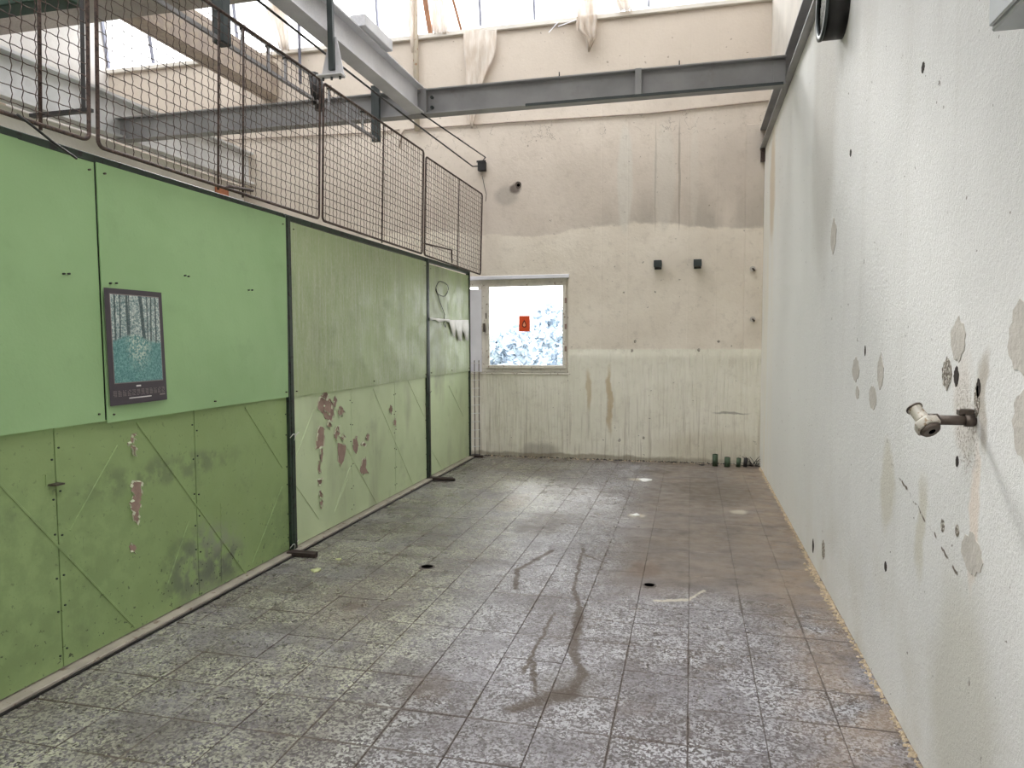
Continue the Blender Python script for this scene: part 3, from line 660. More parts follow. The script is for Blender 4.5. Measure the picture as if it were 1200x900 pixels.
# torn paper strip and hanging rag on the far section
xs_ = XP+.024
def quadstrip(pts_top, pts_bot, x, mat, name, label, cat, jag=0.):
    mb = MB(); n = len(pts_top); vs = []
    for k in range(n):
        a = pz(*pts_top[k]); b = pz(*pts_bot[k]); xx = x+.008*math.sin(k*2.3)+.008
        for t in (0, .5, 1): vs.append((xx+.006*t, a[0]+(b[0]-a[0])*t, a[1]+(b[1]-a[1])*t))
    fs = [(k*3+j, (k+1)*3+j, (k+1)*3+j+1, k*3+j+1) for k in range(n-1) for j in (0, 1)]
    o = mb.add(vs, fs, True).build(name, mat); md = o.modifiers.new('s', 'SOLIDIFY'); md.thickness = .002
    return tag(o, label, cat)
quadstrip([(501, 372), (506, 373), (512, 373), (518, 374), (523, 374), (526, 375), (529, 375), (531, 375), (534, 375), (537, 375), (539, 375), (542, 375), (545, 375), (547, 375)],
          [(501, 376), (506, 375), (512, 378), (518, 376), (523, 378), (526, 388), (529, 397), (531, 384), (534, 399), (537, 400), (539, 386), (542, 397), (545, 400), (547, 385)], xs_, 'paper', 'paper_strip', 'torn white paper strip hanging on the far green partition section', 'paper')
mb = MB(); c = pz(508, 337)
pts = []
for k in range(16):
    t = k/15*2*math.pi; pts.append((XP+.03+.008*math.sin(3*t), c[0]+.22+.22*math.cos(t+math.pi), c[1]+.09*math.sin(t)))
pts += [(XP+.03, c[0]+.12, c[1]-.15), (XP+.03, c[0]+.3, c[1]-.3), (XP+.03, c[0]+.26, c[1]-.42), (XP+.03, c[0]+.33, c[1]-.46), (XP+.03, c[0]+.36, c[1]-.4)]
tag(mb.tube(pts, .004, 5).build('wire_loop', 'black'), 'loop of black wire dangling on the far green partition section', 'wire')

# calendar
XC = XP+.034
ce = empty('wall_calendar', (XC, 3.06, 1.27), 'dark bordered wall calendar with a teal forest picture on the green sheet', 'calendar')
cal = [pz(115, 337), pz(183, 343), pz(190, 468), pz(123, 476)]
def cl(a, b):  # sheet coordinates 0..1 across, 0..1 up
    A, B, C_, D = [Vector((XC, q[0], q[1])) for q in (cal[3], cal[2], cal[1], cal[0])]
    p = A.lerp(B, a).lerp(D.lerp(C_, a), b)
    p.x = XC + .006*math.sin(a*3.1)
    return p
def calrect(a0, a1, b0, b1, dx, mat, name, n=6, par=ce):
    vs = []; 
    for k in range(n+1):
        a = a0+(a1-a0)*k/n
        for b in (b0, b1):
            q = cl(a, b); vs.append((q.x+dx, q.y, q.z)); 
    fs = [(2*k, 2*k+2, 2*k+3, 2*k+1) for k in range(n)]
    o = MB().add(vs, fs).build(name, mat, par); md = o.modifiers.new('s', 'SOLIDIFY'); md.thickness = .0008
    return o
calrect(0, 1, 0, 1, 0, 'cal', 'card')
calrect(.075, .935, .185, .955, .0012, 'calg', 'picture_border'); calrect(.085, .925, .193, .948, .0022, 'forest', 'picture')
calrect(.43, .51, .148, .162, .0015, 'calw', 'heading', 1)
dn = MB()
for k in range(12):
    a0 = .05+k*.077
    for r_ in range(5):
        for c_ in range(3):
            if (k+r_+c_) % 7 == 0: continue
            a = a0+c_*.019; b = .075+r_*.011
            q = [cl(a, b), cl(a+.012, b), cl(a+.012, b+.006), cl(a, b+.006)]
            dn.add([(p.x+.0018, p.y, p.z) for p in q], [(0, 1, 2, 3)])
tag(dn.build('date_rows', 'calg', ce), kind='stuff')
calrect(.3, .69, .048, .057, .0015, 'calw', 'footer_line', 3)
calrect(.85, .955, .052, .064, .0015, 'calg', 'footer_mark', 1)

# ================================================================== WIRE MESH PANELS
def mesh_x(y): return -2.872+(y-3.05)*.011
def mesh_panel(y0, y1, mids, label, z0a, z0b, z1, seed):
    e = empty('mesh_panel', (mesh_x(y0), y0, z0a), label, 'mesh panel', 'rusty wire mesh panels standing on the green partition')
    del e['group']
    def X(y, z): return mesh_x(y) + (z-2.55)*.03
    def Z0(y): return z0a+(z0b-z0a)*(y-y0)/(y1-y0)
    r = .035; fr = []
    g = .012
    corners = [(y0+g, 0), (y1-g, 0), (y1-g, 1), (y0+g, 1)]
    loop = []
    for (cyy, top, sy, sz) in [(y0+g, 0, 1, 1), (y1-g, 0, -1, 1), (y1-g, 1, -1, -1), (y0+g, 1, 1, -1)]:
        zc = z1 if top else Z0(cyy)
        arc = []
        for k in range(5):
            t = k/4*math.pi/2
            arc.append((cyy+sy*r*(1-math.cos(t)), zc+sz*r*(1-math.sin(t))))
        # order so that the loop runs around
        if (top == 0 and sy == 1) or (top == 1 and sy == -1): pass
        else: arc = arc[::-1]
        loop += arc
    # first arc goes from left side down to bottom
    pts = [(X(y, z), y, z) for y, z in loop]; pts.append(pts[0]); pts.append(pts[1])
    MB().tube(pts, .010, 6, False).build('frame', 'rust', e)
    for m_ in mids:
        MB().tube([(X(m_, Z0(m_))-.012, m_, Z0(m_)-.02), (X(m_, z1)-.012, m_+.01, z1+.01)], .008, 6).build('upright_bar', 'rust', e)
    w = MB(); s = .06; rr = random.Random(seed)
    n = int((y1-y0)/s)
    for k in range(1, n):
        y = y0+k*(y1-y0)/n+rr.uniform(-.006, .006); zb = Z0(y); m_ = int((z1-zb)/s*2); drift = rr.uniform(-.012, .012)
        pts = []
        for q in range(m_+1):
            z = zb+(z1-zb)*q/m_; sg = 1 if (q+k) % 2 else -1
            pts.append((X(y, z)+sg*.002, y+sg*.0022+drift*q/m_, z))
        w.tube(pts, .0027, 4, False)
    nz = int((z1-z0a)/s)
    for k in range(1, nz):
        pts = []; m_ = n*2; dr = rr.uniform(-.008, .008)
        for q in range(m_+1):
            y = y0+g+(y1-y0-2*g)*q/m_; zz = Z0(y)+(z1-Z0(y))*k/nz; sg = -1 if (q+k) % 2 else 1
            pts.append((X(y, zz)+sg*.002, y, zz+.0006*sg+dr*q/m_))
        w.tube(pts, .0025, 4, False)
    tag(w.build('wire_mesh', 'rust', e), kind='stuff')
    return e
mesh_panel(.75, 2.99, [2.72, 1.9], 'nearest wire mesh panel on the partition, beside the hanging flat bars at the top left', 2.585, 2.585, 3.62, 1)
mesh_panel(3.02, 5.19, [3.97, 4.22], 'second wire mesh panel, in front of the brownish concrete beam', 2.57, 2.56, 3.63, 2)
mesh_panel(5.22, 7.36, [6.36], 'third wire mesh panel, below the bracket on the steel cross beam', 2.555, 2.535, 3.62, 3)
mesh_panel(7.40, 9.50, [8.55], 'farthest wire mesh panel, leaning out beside the window', 2.53, 2.50, 3.58, 4)
# stay bars on top of the partition
y, z = pz(248, 216)
tag(MB().tube([(-2.835, 3.99, 2.552), (-2.835, 4.02, 2.575), (-2.835, 4.28, 2.60)], .01, 6).build('stay_bar', 'rust'), 'short rusty stay bar across the foot of the second mesh panel', 'bar')
tag(MB().tube([(-2.84, 7.45, 2.66), (-2.84, 8.38, 2.70), (-2.84, 8.40, 2.545)], .009, 6).build('stay_bar', 'rust'), 'bent rusty stay bar at the foot of the farthest mesh panel', 'bar')
pts = [(-2.87, 2.5, 2.60), (-2.86, 2.75, 2.585), (-2.85, 2.9, 2.56), (-2.84, 2.97, 2.52), (-2.835, 3.0, 2.49)]
tag(MB().tube([P(20, 134, 0, -2.853), P(40, 149, 0, -2.852), P(60, 165, 0, -2.85), P(90, 186, 0, -2.85)], .006, 5).build('loose_wire', 'black'), 'stiff black wire end hanging over the top of the green sheet at the left', 'wire')

# ================================================================== STEEL
YC = 7.0
e = empty('steel_cross_beam', (-2.7, YC, 3.9), 'grey steel beam spanning the hall in front of the back wall', 'beam')
MB().prism(ib(YC+.07, 4.02, .25, .14, .012, .014), 0, -6.38, .80).build('beam_body', 'beam', e)
for xq, pl in ((-.51, 'stiffener'), (-2.66, 'stiffener')):
    MB().box(xq-.03, xq+.03, YC-.004, YC+.06, 3.91, 4.15).build('stiffener', 'beam', e, .002)
MB().box(.70, .80, YC+.05, YC+.064, 3.92, 4.12).build('end_plate', 'beam', e)
bo = MB()
for dx in (.02, .06):
    for zz in (3.97, 4.07): bo.tube([(-2.56+dx*0, YC+.045, zz), (-2.56, YC+.064, zz)], .016, 6)
for zz in (3.97, 4.07): MB().tube([(-2.585, YC+.04, zz), (-2.585, YC+.064, zz)], .017, 6).build('bolt', 'plate', e)
for u in (655, 796): q = P(u, 85, 1, YC); MB().tube([(q.x, YC+.02, 4.14), (q.x, YC+.02, 4.19)], .006, 5).build('stud', 'black', e)
MB().box(-1.6, .78, YC-.001, YC+.012, 3.888, 3.912).build('cable_on_flange', 'plate', e)
e = empty('steel_girder', (-2.72, 4.0, 3.9), 'silver speckled steel girder running forward from the cross beam overhead', 'beam')
MB().prism(ib(-2.725, 4.03, .26, .15, .012, .014), 1, 2.6, YC-.004).build('beam_body', 'galv', e)
MB().box(-2.74, -2.60, 5.55, 6.1, 4.165, 4.26).build('packing_plate', 'galv', e, .004)
e = empty('wall_channel', (.83, 6.0, 3.95), 'dark grey steel channel along the top of the right wall', 'beam')
MB().prism([(XR-.06, 3.952), (XR+.058, 3.952), (XR+.058, 4.2), (XR-.06, 4.2), (XR-.06, 4.186), (XR+.03, 4.186), (XR+.03, 3.966), (XR-.06, 3.966)], 1, 2.5, YB-.02).build('beam_body', 'beam', e)
for yy in (7.2, 7.05): MB().tube([(XR-.03, yy, 4.2), (XR-.03, yy, 4.23)], .015, 6).build('bolt', 'rust', e)
q0 = P(903, 65, 1, 7.6); 
tag(MB().box(XR-.05, XR+.02, YB-.09, YB-.035, 3.8, 4.0).build('rusty_bracket', 'rust'), 'rusty bracket under the channel end in the back right corner', 'bracket')
e = empty('crane_girder', (XL+.1, 4.0, 3.92), 'pale grey girder along the far left bay seen through the wire mesh', 'beam')
MB().prism(ib(XL+.10, 4.15, .46, .2, .02, .03), 1, -3.0, YB-.02).build('beam_body', 'pale_beam', e)
tag(MB().box(-8.8, -5.02, 5.0, 5.2, 4.425, 4.7).build('green_beam', 'greenbeam', None, .01), 'dark green beam high in the top left corner of the view', 'beam')
# ceiling rod so that the green beam hangs
# bracket plate and conductor rails
e = empty('conductor_rail', (-3.15, 6.9, 3.66), 'grey twin conductor rail with insulators running behind the top of the mesh', 'rail')
MB().bar((-3.15, 3.0, 3.66), (-3.15, 6.93, 3.66), .022, .028).build('lower_rail', 'beam', e)
MB().tube([(-3.15, 4.2, 3.85), (-3.15, 6.9, 3.85)], .011, 6).build('upper_rail', 'beam', e)
MB().box(-3.20, -3.115, 6.93, 6.97, 3.64, 4.2).build('end_plate', 'plate', e)
for yy in (4.68, 5.0, 5.24, 5.95, 6.3, 6.62):
    MB().box(-3.158, -3.142, yy-.012, yy+.012, 3.66, 3.87).build('rail_upright', 'beam', e)
    MB().tube([(-3.15, yy, 3.835), (-3.15, yy, 3.865)], .024, 8).build('insulator', 'plate', e)
MB().tube([(-3.15, 5.68, 3.62), (-3.15, 5.68, 3.88)], [.02, .045], 8).build('insulator', 'black', e)
MB().tube([(-3.15, 5.78, 3.60), (-3.15, 5.78, 3.86)], [.045, .03], 8).build('insulator', 'black', e)
MB().box(-3.19, -3.10, 4.38, 4.48, 3.63, 4.6).build('hanger_block', 'plate', e, .01)
MB().box(-3.19, -3.11, 4.38, 4.46, 4.6, 5.9).build('drop_rod', 'plate', e)
# hanging post with galvanised foot
y5 = 5.0
e = empty('hanging_post', (-2.62, y5, 3.55), 'dark vertical post with a galvanised tapered foot hanging over the mesh', 'post')
a = P(389, 82, 1, y5); b = P(383, -60, 1, y5)
MB().bar(a, (b.x, y5, 5.62), .042, .03, (0, 1, 0)).build('post', 'plate', e)
t0, t1, b0, b1 = P(387, 44, 1, y5+.03), P(395, 44, 1, y5+.03), P(377, 92, 1, y5+.03), P(405, 92, 1, y5+.03)
MB().prism([(b0.x, b0.z), (b1.x, b1.z), (t1.x, t1.z), (t0.x, t0.z)], 1, y5+.02, y5+.026).build('foot_plate', 'galv', e)
MB().box(b0.x-.004, b1.x+.004, y5-.05, y5+.026, b0.z-.008, b0.z+.004).build('foot_flange', 'galv', e)
for xx in (b0.x+.03, b1.x-.03, (b0.x+b1.x)/2): MB().tube([(xx, y5+.0, b0.z-.03), (xx, y5+.0, b0.z+.02)], .009, 6).build('bolt', 'plate', e)
# hanging flat bars at the top left
e = empty('lamp_hanger', (-5.0, 5.0, 3.5), 'black U shaped frame of flat bars hanging at the top left', 'frame')
def H(u, v): return P(u, v, 1, 5.0)
for (u0, u1, w_) in ((38, 47, .032), (89, 98, .036)):
    t_, b_ = H(u0, -30), H(u1, 128)
    tt = t_ + (t_-b_).normalized()*.25
    MB().bar((t_.x, 5.05, 4.43), b_, w_, .012, (0, 1, 0)).build('flat_bar', 'black', e)
MB().bar(H(37, 136), H(107, 129), .05*.55, .05, (0, 1, 0)).build('cross_bar', 'black', e)
# cables
jb = P(565, 195, 1, YB-.03)
bx = empty('junction_box', (jb.x, YB, jb.z), 'small black junction box on the back wall where two cables end', 'junction box')
MB().box(jb.x-.055, jb.x+.055, YB-.07, YB, jb.z-.065, jb.z+.065).build('body', 'black', bx, .008)
MB().box(jb.x-.065, jb.x+.065, YB-.078, YB-.068, jb.z+.045, jb.z+.07).build('lid_edge', 'black', bx)
tag(MB().tube([(-2.82, 3.0, 3.87), (-2.82, 5.0, 3.86), (-2.82, 6.9, 3.86), (jb.x-.1, YB-.14, jb.z-.02), (jb.x-.04, YB-.06, jb.z)], .009, 6).build('cable', 'black'), 'lower black cable along the girder to the junction box', 'cable')
tag(MB().tube([(-2.66, 6.95, 3.885), (jb.x+.08, YB-.14, jb.z+.09), (jb.x+.02, YB-.05, jb.z+.075)], .008, 6).build('cable', 'black'), 'upper black cable from the beam joint to the junction box', 'cable')
tag(MB().tube([P(565, 206, 1, YB-.02), P(568, 220, 1, YB-.02), P(570, 228, 1, YB-.02), P(569, 236, 1, YB-.02)], .004, 4).build('thin_cord', 'black'), 'thin dark cord hanging from the junction box', 'cord')
tag(MB().tube([P(468, 172, 1, YB-.02), P(471, 156, 1, YB-.02), P(474, 152, 1, YB-.02), P(600, 143, 1, YB-.02), P(760, 133, 1, YB-.02), P(901, 118, 1, YB-.02)], .011, 6).build('wall_conduit', 'conc'), 'thin conduit running along the back wall below the cross beam', 'conduit')
tag(MB().tube([P(250, 165, 1, YB-.02), P(440, 155, 1, YB-.02), P(468, 152, 1, YB-.02)], .01, 6).build('wall_conduit', 'conc'), 'thin conduit on the back wall seen through the wire mesh', 'conduit')

# pole, battens and torn film at the rooflight
a = P(488, 96, 1, YB-.08)
tag(MB().tube([(a.x, YB-.08, 4.5), (a.x-.01, YB-.09, 7.6)], .037, 12).build('cream_pipe', 'pole'), 'cream painted vertical pipe against the back wall behind the steel girder', 'pipe')
a = P(352, 98, 1, YB-.12)
tag(MB().tube([(a.x, YB-.12, a.z), (a.x, YB-.14, 7.4)], .022, 8).build('blue_grey_pole', 'mull'), 'slim blue-grey pole before the rooflight, left of the hanging post', 'pole')
def batten(p, q, w_, lab):
    A = P(*p, 1, YB-.02); B = P(*q, 1, YB-.12); d = (B-A)
    B = A + d*2.2
    tag(MB().bar(A, B, w_, .04, (0, 1, 0)).build('wooden_batten', 'wood', None, .003), lab, 'batten')
batten((505, 42), (498, 0), .065, 'brown wooden batten leaning at the rooflight right of the cream pipe')
batten((541, 37), (531, 0), .03, 'thin splintered batten leaning at the rooflight above the brown film')
batten((334, 58), (324, 12), .065, 'brown wooden batten at the rooflight seen over the mesh panels')
def film(rows, y, name, lab, fold=.03, nf=5, seed=0):
    """rows: list of (uL, uR, v) from top to bottom on plane y"""
    n = 14; vs = []
    for j, (a, b, v) in enumerate(rows):
        A = P(a, v, 1, y); B = P(b, v, 1, y)
        for i in range(n+1):
            t = i/n; p = A.lerp(B, t); vs.append((p.x, y-.01-fold*(.5+.5*math.sin(t*nf*2*math.pi+seed+j*.35))*(1 if (A-B).length > .05 else .3), p.z+.015*math.sin(i*2.1+seed)*(j == len(rows)-1)))
    fs = [(j*(n+1)+i, j*(n+1)+i+1, (j+1)*(n+1)+i+1, (j+1)*(n+1)+i) for j in range(len(rows)-1) for i in range(n)]
    o = MB().add(vs, fs, True).build(name, 'plastic'); md = o.modifiers.new('s', 'SOLIDIFY'); md.thickness = .0015
    tag(o, lab, 'plastic film')
film([(544, 583, 36), (544, 582, 60), (545, 578, 72), (546, 571, 85), (546, 566, 98), (547, 562, 115), (549, 557, 140), (552, 554, 150)], YB-.06, 'plastic_film', 'brownish translucent film hanging from the sill behind the cross beam', .02, 2, 1)
film([(682, 701, -60), (680, 701, -20), (679, 700, 5), (676, 700, 25), (675, 699, 36), (685, 699, 44), (688, 695, 52), (689, 691, 61)], YB-.10, 'plastic_film', 'crumpled white film rag hanging over the sill right of centre', .07, 3, 2)
film([(716, 732, -50), (718, 734, -8), (722, 738, 5), (727, 741, 14)], YB-.08, 'plastic_film', 'small torn film scrap on the rooflight right of the white rag', .05, 2, 3)
film([(479, 487, -60), (480, 486, 0), (479, 485, 30), (481, 485, 48), (483, 485, 62)], YB-.13, 'plastic_film', 'narrow film strip hanging left of the cream pipe', .04, 2, 4)
film([(310, 334, -30), (312, 336, 12), (318, 338, 25), (325, 340, 45), (329, 341, 60)], YB-.27, 'plastic_film', 'yellowed film strip over the batten seen above the mesh', .05, 3, 5)
film([(507, 518, -50), (507, 520, 0), (507, 524, 20), (508, 527, 40)], YB-.03, 'plastic_film', 'sheer film curtain on the rooflight right of the brown batten', .05, 3, 6)
tag(MB().bar(P(643, 38, 1, YB-.09), P(654, 26, 1, YB-.06), .012, .01).build('plastic_strip', 'wht'), 'white splinter of plastic on the sill left of the white rag', 'strip')
tag(MB().bar(P(654, 31, 1, YB-.09), P(676, 23, 1, YB-.06), .012, .01).build('plastic_strip', 'wht'), 'longer flat white plastic strip lying on the sill beside the white rag', 'strip')

# ================================================================== BACK WALL FITTINGS
for k, (u, v, lab) in enumerate([(771, 310, 'left of two small black square brackets on the back wall'), (817.5, 309, 'right of two small black square brackets on the back wall')]):
    q = P(u, v, 1, YB-.05); e = empty('wall_bracket', (q.x, YB, q.z), lab, 'bracket')
    MB().box(q.x-.045, q.x+.045, YB-.02, YB, q.z-.06, q.z+.06).build('back_plate', 'black', e, .003)
    MB().box(q.x-.05, q.x+.05, YB-.12, YB-.02, q.z-.035, q.z+.05).build('square_socket', 'plate', e, .004)
for k, (u, v, lab) in enumerate([(882, 315, 'upper small metal wall plug near the back right corner'), (882, 374, 'lower small metal wall plug near the back right corner')]):
    q = P(u, v, 1, YB-.04); e = empty('wall_plug', (q.x, YB-.03, q.z), lab, 'plug')
    MB().tube([(q.x, YB-.03, q.z), (q.x, YB-.05, q.z)], .035, 10).build('rosette', 'patch', e); MB().tube([(q.x, YB-.05, q.z), (q.x, YB-.085, q.z), (q.x+.02, YB-.085, q.z-.03)], .012, 6).build('stub', 'oldmetal', e)
q = P(607.5, 217, 1, YB)
MB().prism(blobpoly((q.x, q.z), .045, .05, 10, .15, 3), 1, YB-.002, YB+.001).build('hole_rim', 'oldmetal', wb); MB().tube([(q.x, YB-.003, q.z), (q.x, YB+.01, q.z)], .022, 10).build('hole', 'void', wb)
for (u, v, r_) in [(744, 400, .02), (819, 410, .02), (741, 411, .018), (842, 400, .015), (768, 342, .012), (731, 343, .012), (726, 516, .02), (754, 513, .018)]:
    q = P(u, v, 1, YB); MB().prism(blobpoly((q.x, q.z), r_, r_*1.2, 8, .3, u), 1, YB-.003, YB+.001).build('chip', 'patch_d', wb)
q = P(1044, 50, 0, 1)
# white board beside the window and small grille
ang = [(-3.02, 9.39), (-2.81, 9.56)]
d_ = Vector((ang[1][0]-ang[0][0], ang[1][1]-ang[0][1])); nrm_ = Vector((-d_.y, d_.x)).normalized()*.02
poly = [(ang[0][0], ang[0][1]), (ang[1][0], ang[1][1]), (ang[1][0]+nrm_.x, ang[1][1]+nrm_.y), (ang[0][0]+nrm_.x, ang[0][1]+nrm_.y)]
tag(MB().prism(poly, 2, 1.165, 2.30).build('white_board', 'wht', None, .003), 'narrow white board propped between the partition end and the window', 'board')
e = empty('wire_grille', (-2.9, 9.45, 0), 'narrow rusty wire grille standing in the corner below the white board', 'grille')
for xx, yy in ((-2.93, 9.385), (-2.88, 9.43), (-2.83, 9.475)): MB().tube([(xx, yy, .0), (xx, yy, 1.33)], .006, 6).build('upright_rod', 'rust', e)
for k in range(11): MB().tube([(-2.94, 9.372, .14+k*.115), (-2.82, 9.48, .14+k*.115)], .004, 5).build('rung', 'paper', e)
MB().box(-2.95, -2.84, 9.38, 9.55, .0, .02).build('foot_plate', 'black', e)

# ================================================================== RIGHT WALL FITTINGS
# plaster patches and holes
def rp(u, v): q = P(u, v, 0, XR); return (q.y, q.z)
for k, (u, v, ry, rz, mt, tip) in enumerate([(1123, 398, .068, .074, 'patch', .6), (1110, 438, .047, .055, 'patch_d', .3), (1121, 441, .022, .033, 'hole', .6), (1003, 433, .08, .068, 'patch', .6), (1032, 436, .055, .085, 'patch', .6),
        (1023, 466, .07, .058, 'patch', .2), (1005, 460, .04, .035, 'patch', .2), (977, 276, .09, .11, 'patch', .6), (1014, 411, .012, .025, 'hole', .3), (1139, 650, .085, .068, 'patch', .6), (1200, 395, .09, .10, 'patch', .2), (1205, 498, .09, .10, 'patch', .1),
        (1122, 541, .012, .018, 'hole', .2), (1038, 664, .018, .022, 'hole', .2), (1105, 616, .018, .022, 'patch_d', .2), (1122, 622, .016, .02, 'patch_d', .2), (965, 644, .05, .06, 'patch_d', 0), (953, 640, .03, .05, 'hole', .3), (1082, 79, .018, .02, 'hole', .2), (997, 179, .02, .02, 'hole', .2), (1145, 470, .02, .05, 'patch_d', .2), (1147, 455, .014, .03, 'hole', .2)]):
    c = rp(u, v)
    MB().prism(blobpoly(c, ry, rz, 26, .11, k*7+1, tip), 0, XR-.0022, XR+.001).build('wall_hole' if mt == 'hole' else 'plaster_patch', mt, wr)
# pipe stub tap
ty_, tz_ = rp(1143, 493)
e = empty('pipe_tap', (XR, ty_, tz_), 'short dirty pipe with limescaled elbow and hex nut sticking out of the right wall', 'pipe')
xe = XR-.150
MB().tube([(XR+.005, ty_, tz_), (xe+.02, ty_, tz_)], .0155, 12).build('pipe', 'oldmetal', e)
MB().tube([(XR-.03, ty_, tz_), (XR-.005, ty_, tz_)], .02, 8).build('collar', 'oldmetal', e)
MB().box(XR-.045, XR-.002, ty_-.0, ty_+.03, tz_+.015, tz_+.035).build('wall_clip', 'oldmetal', e, .003)
MB().tube([(xe+.045, ty_, tz_), (xe+.018, ty_, tz_)], .02, 8).build('ferrule', 'oldmetal', e)
d = Vector((.32, -.62, -.62)).normalized(); c = Vector((xe, ty_, tz_+.004))
MB().tube([c-d*.042, c-d*.036, c-d*.0, c+d*.02], [.024, .021, .021, .026], 14).build('elbow_body', 'brass', e)
MB().tube([c-d*.046, c-d*.040], .0255, 14).build('rim', 'oldmetal', e)
MB().tube([c+d*.016, c+d*.044], .040, 6).build('hex_nut', 'brass', e, .003)
MB().tube([c+d*.046, c+d*.056], [.033, .026], 14).build('nut_face', 'oldmetal', e)
MB().tube([c+d*.054, c+d*.0565], .011, 10).build('bore', 'void', e)
# round lamp near the top
yl, zl = 4.74, 3.59
e = empty('round_lamp', (XR, yl, zl), 'black round wall lamp with a mesh face high on the right wall', 'lamp')
def ring(mb, r0, r1, x0, x1, n=32):
    vs = []; 
    for k in range(n):
        t = 2*math.pi*k/n; cc, ss = math.cos(t), math.sin(t)
        vs += [(x0, yl+r0*cc, zl+r0*ss), (x0, yl+r1*cc, zl+r1*ss), (x1, yl+r1*cc, zl+r1*ss), (x1, yl+r0*cc, zl+r0*ss)]
    fs = []
    for k in range(n):
        m_ = (k+1) % n
        for j in range(4): fs.append((4*k+j, 4*k+(j+1) % 4, 4*m_+(j+1) % 4, 4*m_+j))
    mb.add(vs, fs, True)
mb = MB(); ring(mb, .175, .195, XR-.12, XR); mb.build('housing', 'black', e)
mb = MB(); ring(mb, .165, .2, XR-.13, XR-.115); mb.build('rim', 'plate', e)
MB().tube([(XR-.05, yl, zl), (XR-.06, yl, zl)], .175, 28).build('reflector', 'lampin', e)
w = MB()
for k in range(-7, 8):
    h = math.sqrt(max(0, .17**2-(k*.023)**2))
    w.tube([(XR-.105, yl+k*.023, zl-h), (XR-.105, yl+k*.023, zl+h)], .002, 4); w.tube([(XR-.105, yl-h, zl+k*.023), (XR-.105, yl+h, zl+k*.023)], .002, 4)
tag(w.build('guard_wires', 'lampin', e), kind='stuff')
# grey cabinet at top right edge
q = P(1183, 36, 0, XR-.10)
e = empty('grey_wall_cabinet', (XR, q.y, q.z), 'pale grey cabinet at the top right edge of the right wall', 'cabinet')
MB().box(XR-.14, XR, q.y-.5, q.y, q.z, q.z+.6).build('body', 'box', e, .004); MB().box(XR-.15, XR-.14, q.y-.49, q.y-.01, q.z+.01, q.z+.59).build('door', 'box', e, .003)

# ================================================================== FLOOR ITEMS
for k, (u, v, h, r_, mt, lab) in enumerate([(838, 546, .15, .034, 'stub', 'leftmost and tallest green pipe stub in the floor by the back wall'), (852, 547, .12, .036, 'stub', 'second green pipe stub from the left by the back wall'),
        (865, 547, .11, .028, 'stub', 'third green pipe stub from the left by the back wall'), (873, 547, .11, .024, 'stub_d', 'rightmost dark pipe stub in the floor by the back right corner')]):
    q = P(u, v, 2, 0); e = empty('pipe_stub', (q.x, q.y, 0), lab, 'pipe')
    mb = MB().tube([(q.x, q.y, -.005), (q.x+.004*k, q.y, h)], r_, 14); mb.build('pipe_wall', mt, e)
    MB().tube([(q.x+.004*k, q.y, h-.002), (q.x+.004*k, q.y, h+.002)], r_*.75, 12).build('opening', 'void', e)
mb = MB(); r_ = random.Random(5)
for k in range(26):
    a = Vector((XR-.04-r_.uniform(0, .07), YB-.05-r_.uniform(0, .1), .004)); d = Vector((r_.uniform(-.15, .1), r_.uniform(-.05, .05), r_.uniform(.0, .14)))
    mb.tube([a, a+d*.6, a+d+Vector((0, 0, -.02))], .003, 4)
tag(mb.build('twig_litter', 'stub_d'), 'dark twigs and wires heaped in the back right corner', 'litter', None, 'stuff')
for (u, v, rx, lab) in [(500.5, 664.5, .042, 'left round drain hole in the tiled floor, near the partition'), (761, 686, .034, 'right round drain hole in the tiled floor, at the end of the tile joint')]:
    q = P(u, v, 2, 0); e = empty('drain_hole', (q.x, q.y, 0), lab, 'drain')
    MB().tube([(q.x, q.y, -.004), (q.x, q.y, .0035)], rx, 20).build('opening', 'void', e)
    mb = MB(); n = 20; vs = []
    for k in range(n):
        t = 2*math.pi*k/n; vs += [(q.x+rx*math.cos(t), q.y+rx*math.sin(t), .004), (q.x+rx*1.35*math.cos(t), q.y+rx*1.35*math.sin(t), .001)]
    mb.add(vs, [(2*k, 2*k+1, (2*k+3) % (2*n), (2*k+2) % (2*n)) for k in range(n)]); mb.build('rim', 'grout', e)
def crumbs(name, pts, mat, lab):
    mb = MB(); r_ = random.Random(len(pts))
    for (x, y, s_) in pts:
        v = [Vector((x, y, .0))+Vector((r_.uniform(-1, 1), r_.uniform(-1, 1), 0))*s_ for _ in range(4)]
        vs = [(x-s_, y-s_*r_.uniform(.3, 1), 0), (x+s_, y-s_*r_.uniform(.3, 1), 0), (x+s_*r_.uniform(.3, 1), y+s_, 0), (x-s_*.8, y+s_*.7, 0), (x+s_*r_.uniform(-.4, .4), y+s_*r_.uniform(-.4, .4), s_*r_.uniform(.6, 1.3))]
        mb.add(vs, [(0, 1, 4), (1, 2, 4), (2, 3, 4), (3, 0, 4), (0, 3, 2, 1)])
    return tag(mb.build(name, mat), lab, 'debris', None, 'stuff')
r_ = random.Random(11); pts = []
for k in range(1500):
    y = 1.9+7.5*r_.random(); dens = .5+.5*mnoise.noise(Vector((y*1.7, 0, 0)))
    if r_.random() > dens+.25: continue
    pts.append((XR-.004-abs(r_.gauss(0, .012)), y, r_.uniform(.003, .010)))
for k in range(160): pts.append((XR-.012-abs(r_.gauss(0, .02)), 5.0+r_.gauss(0, .35), r_.uniform(.004, .013)))
crumbs('plaster_crumbs', pts, 'crumb', 'plaster crumbs along the foot of the right wall')
pts = [(r_.uniform(-2.8, .6), YB-abs(r_.gauss(0, .02))-.005, r_.uniform(.004, .016)) for k in range(420)]
crumbs('dirt_crumbs', pts, 'stub_d', 'dark dirt crumbs along the foot of the back wall')
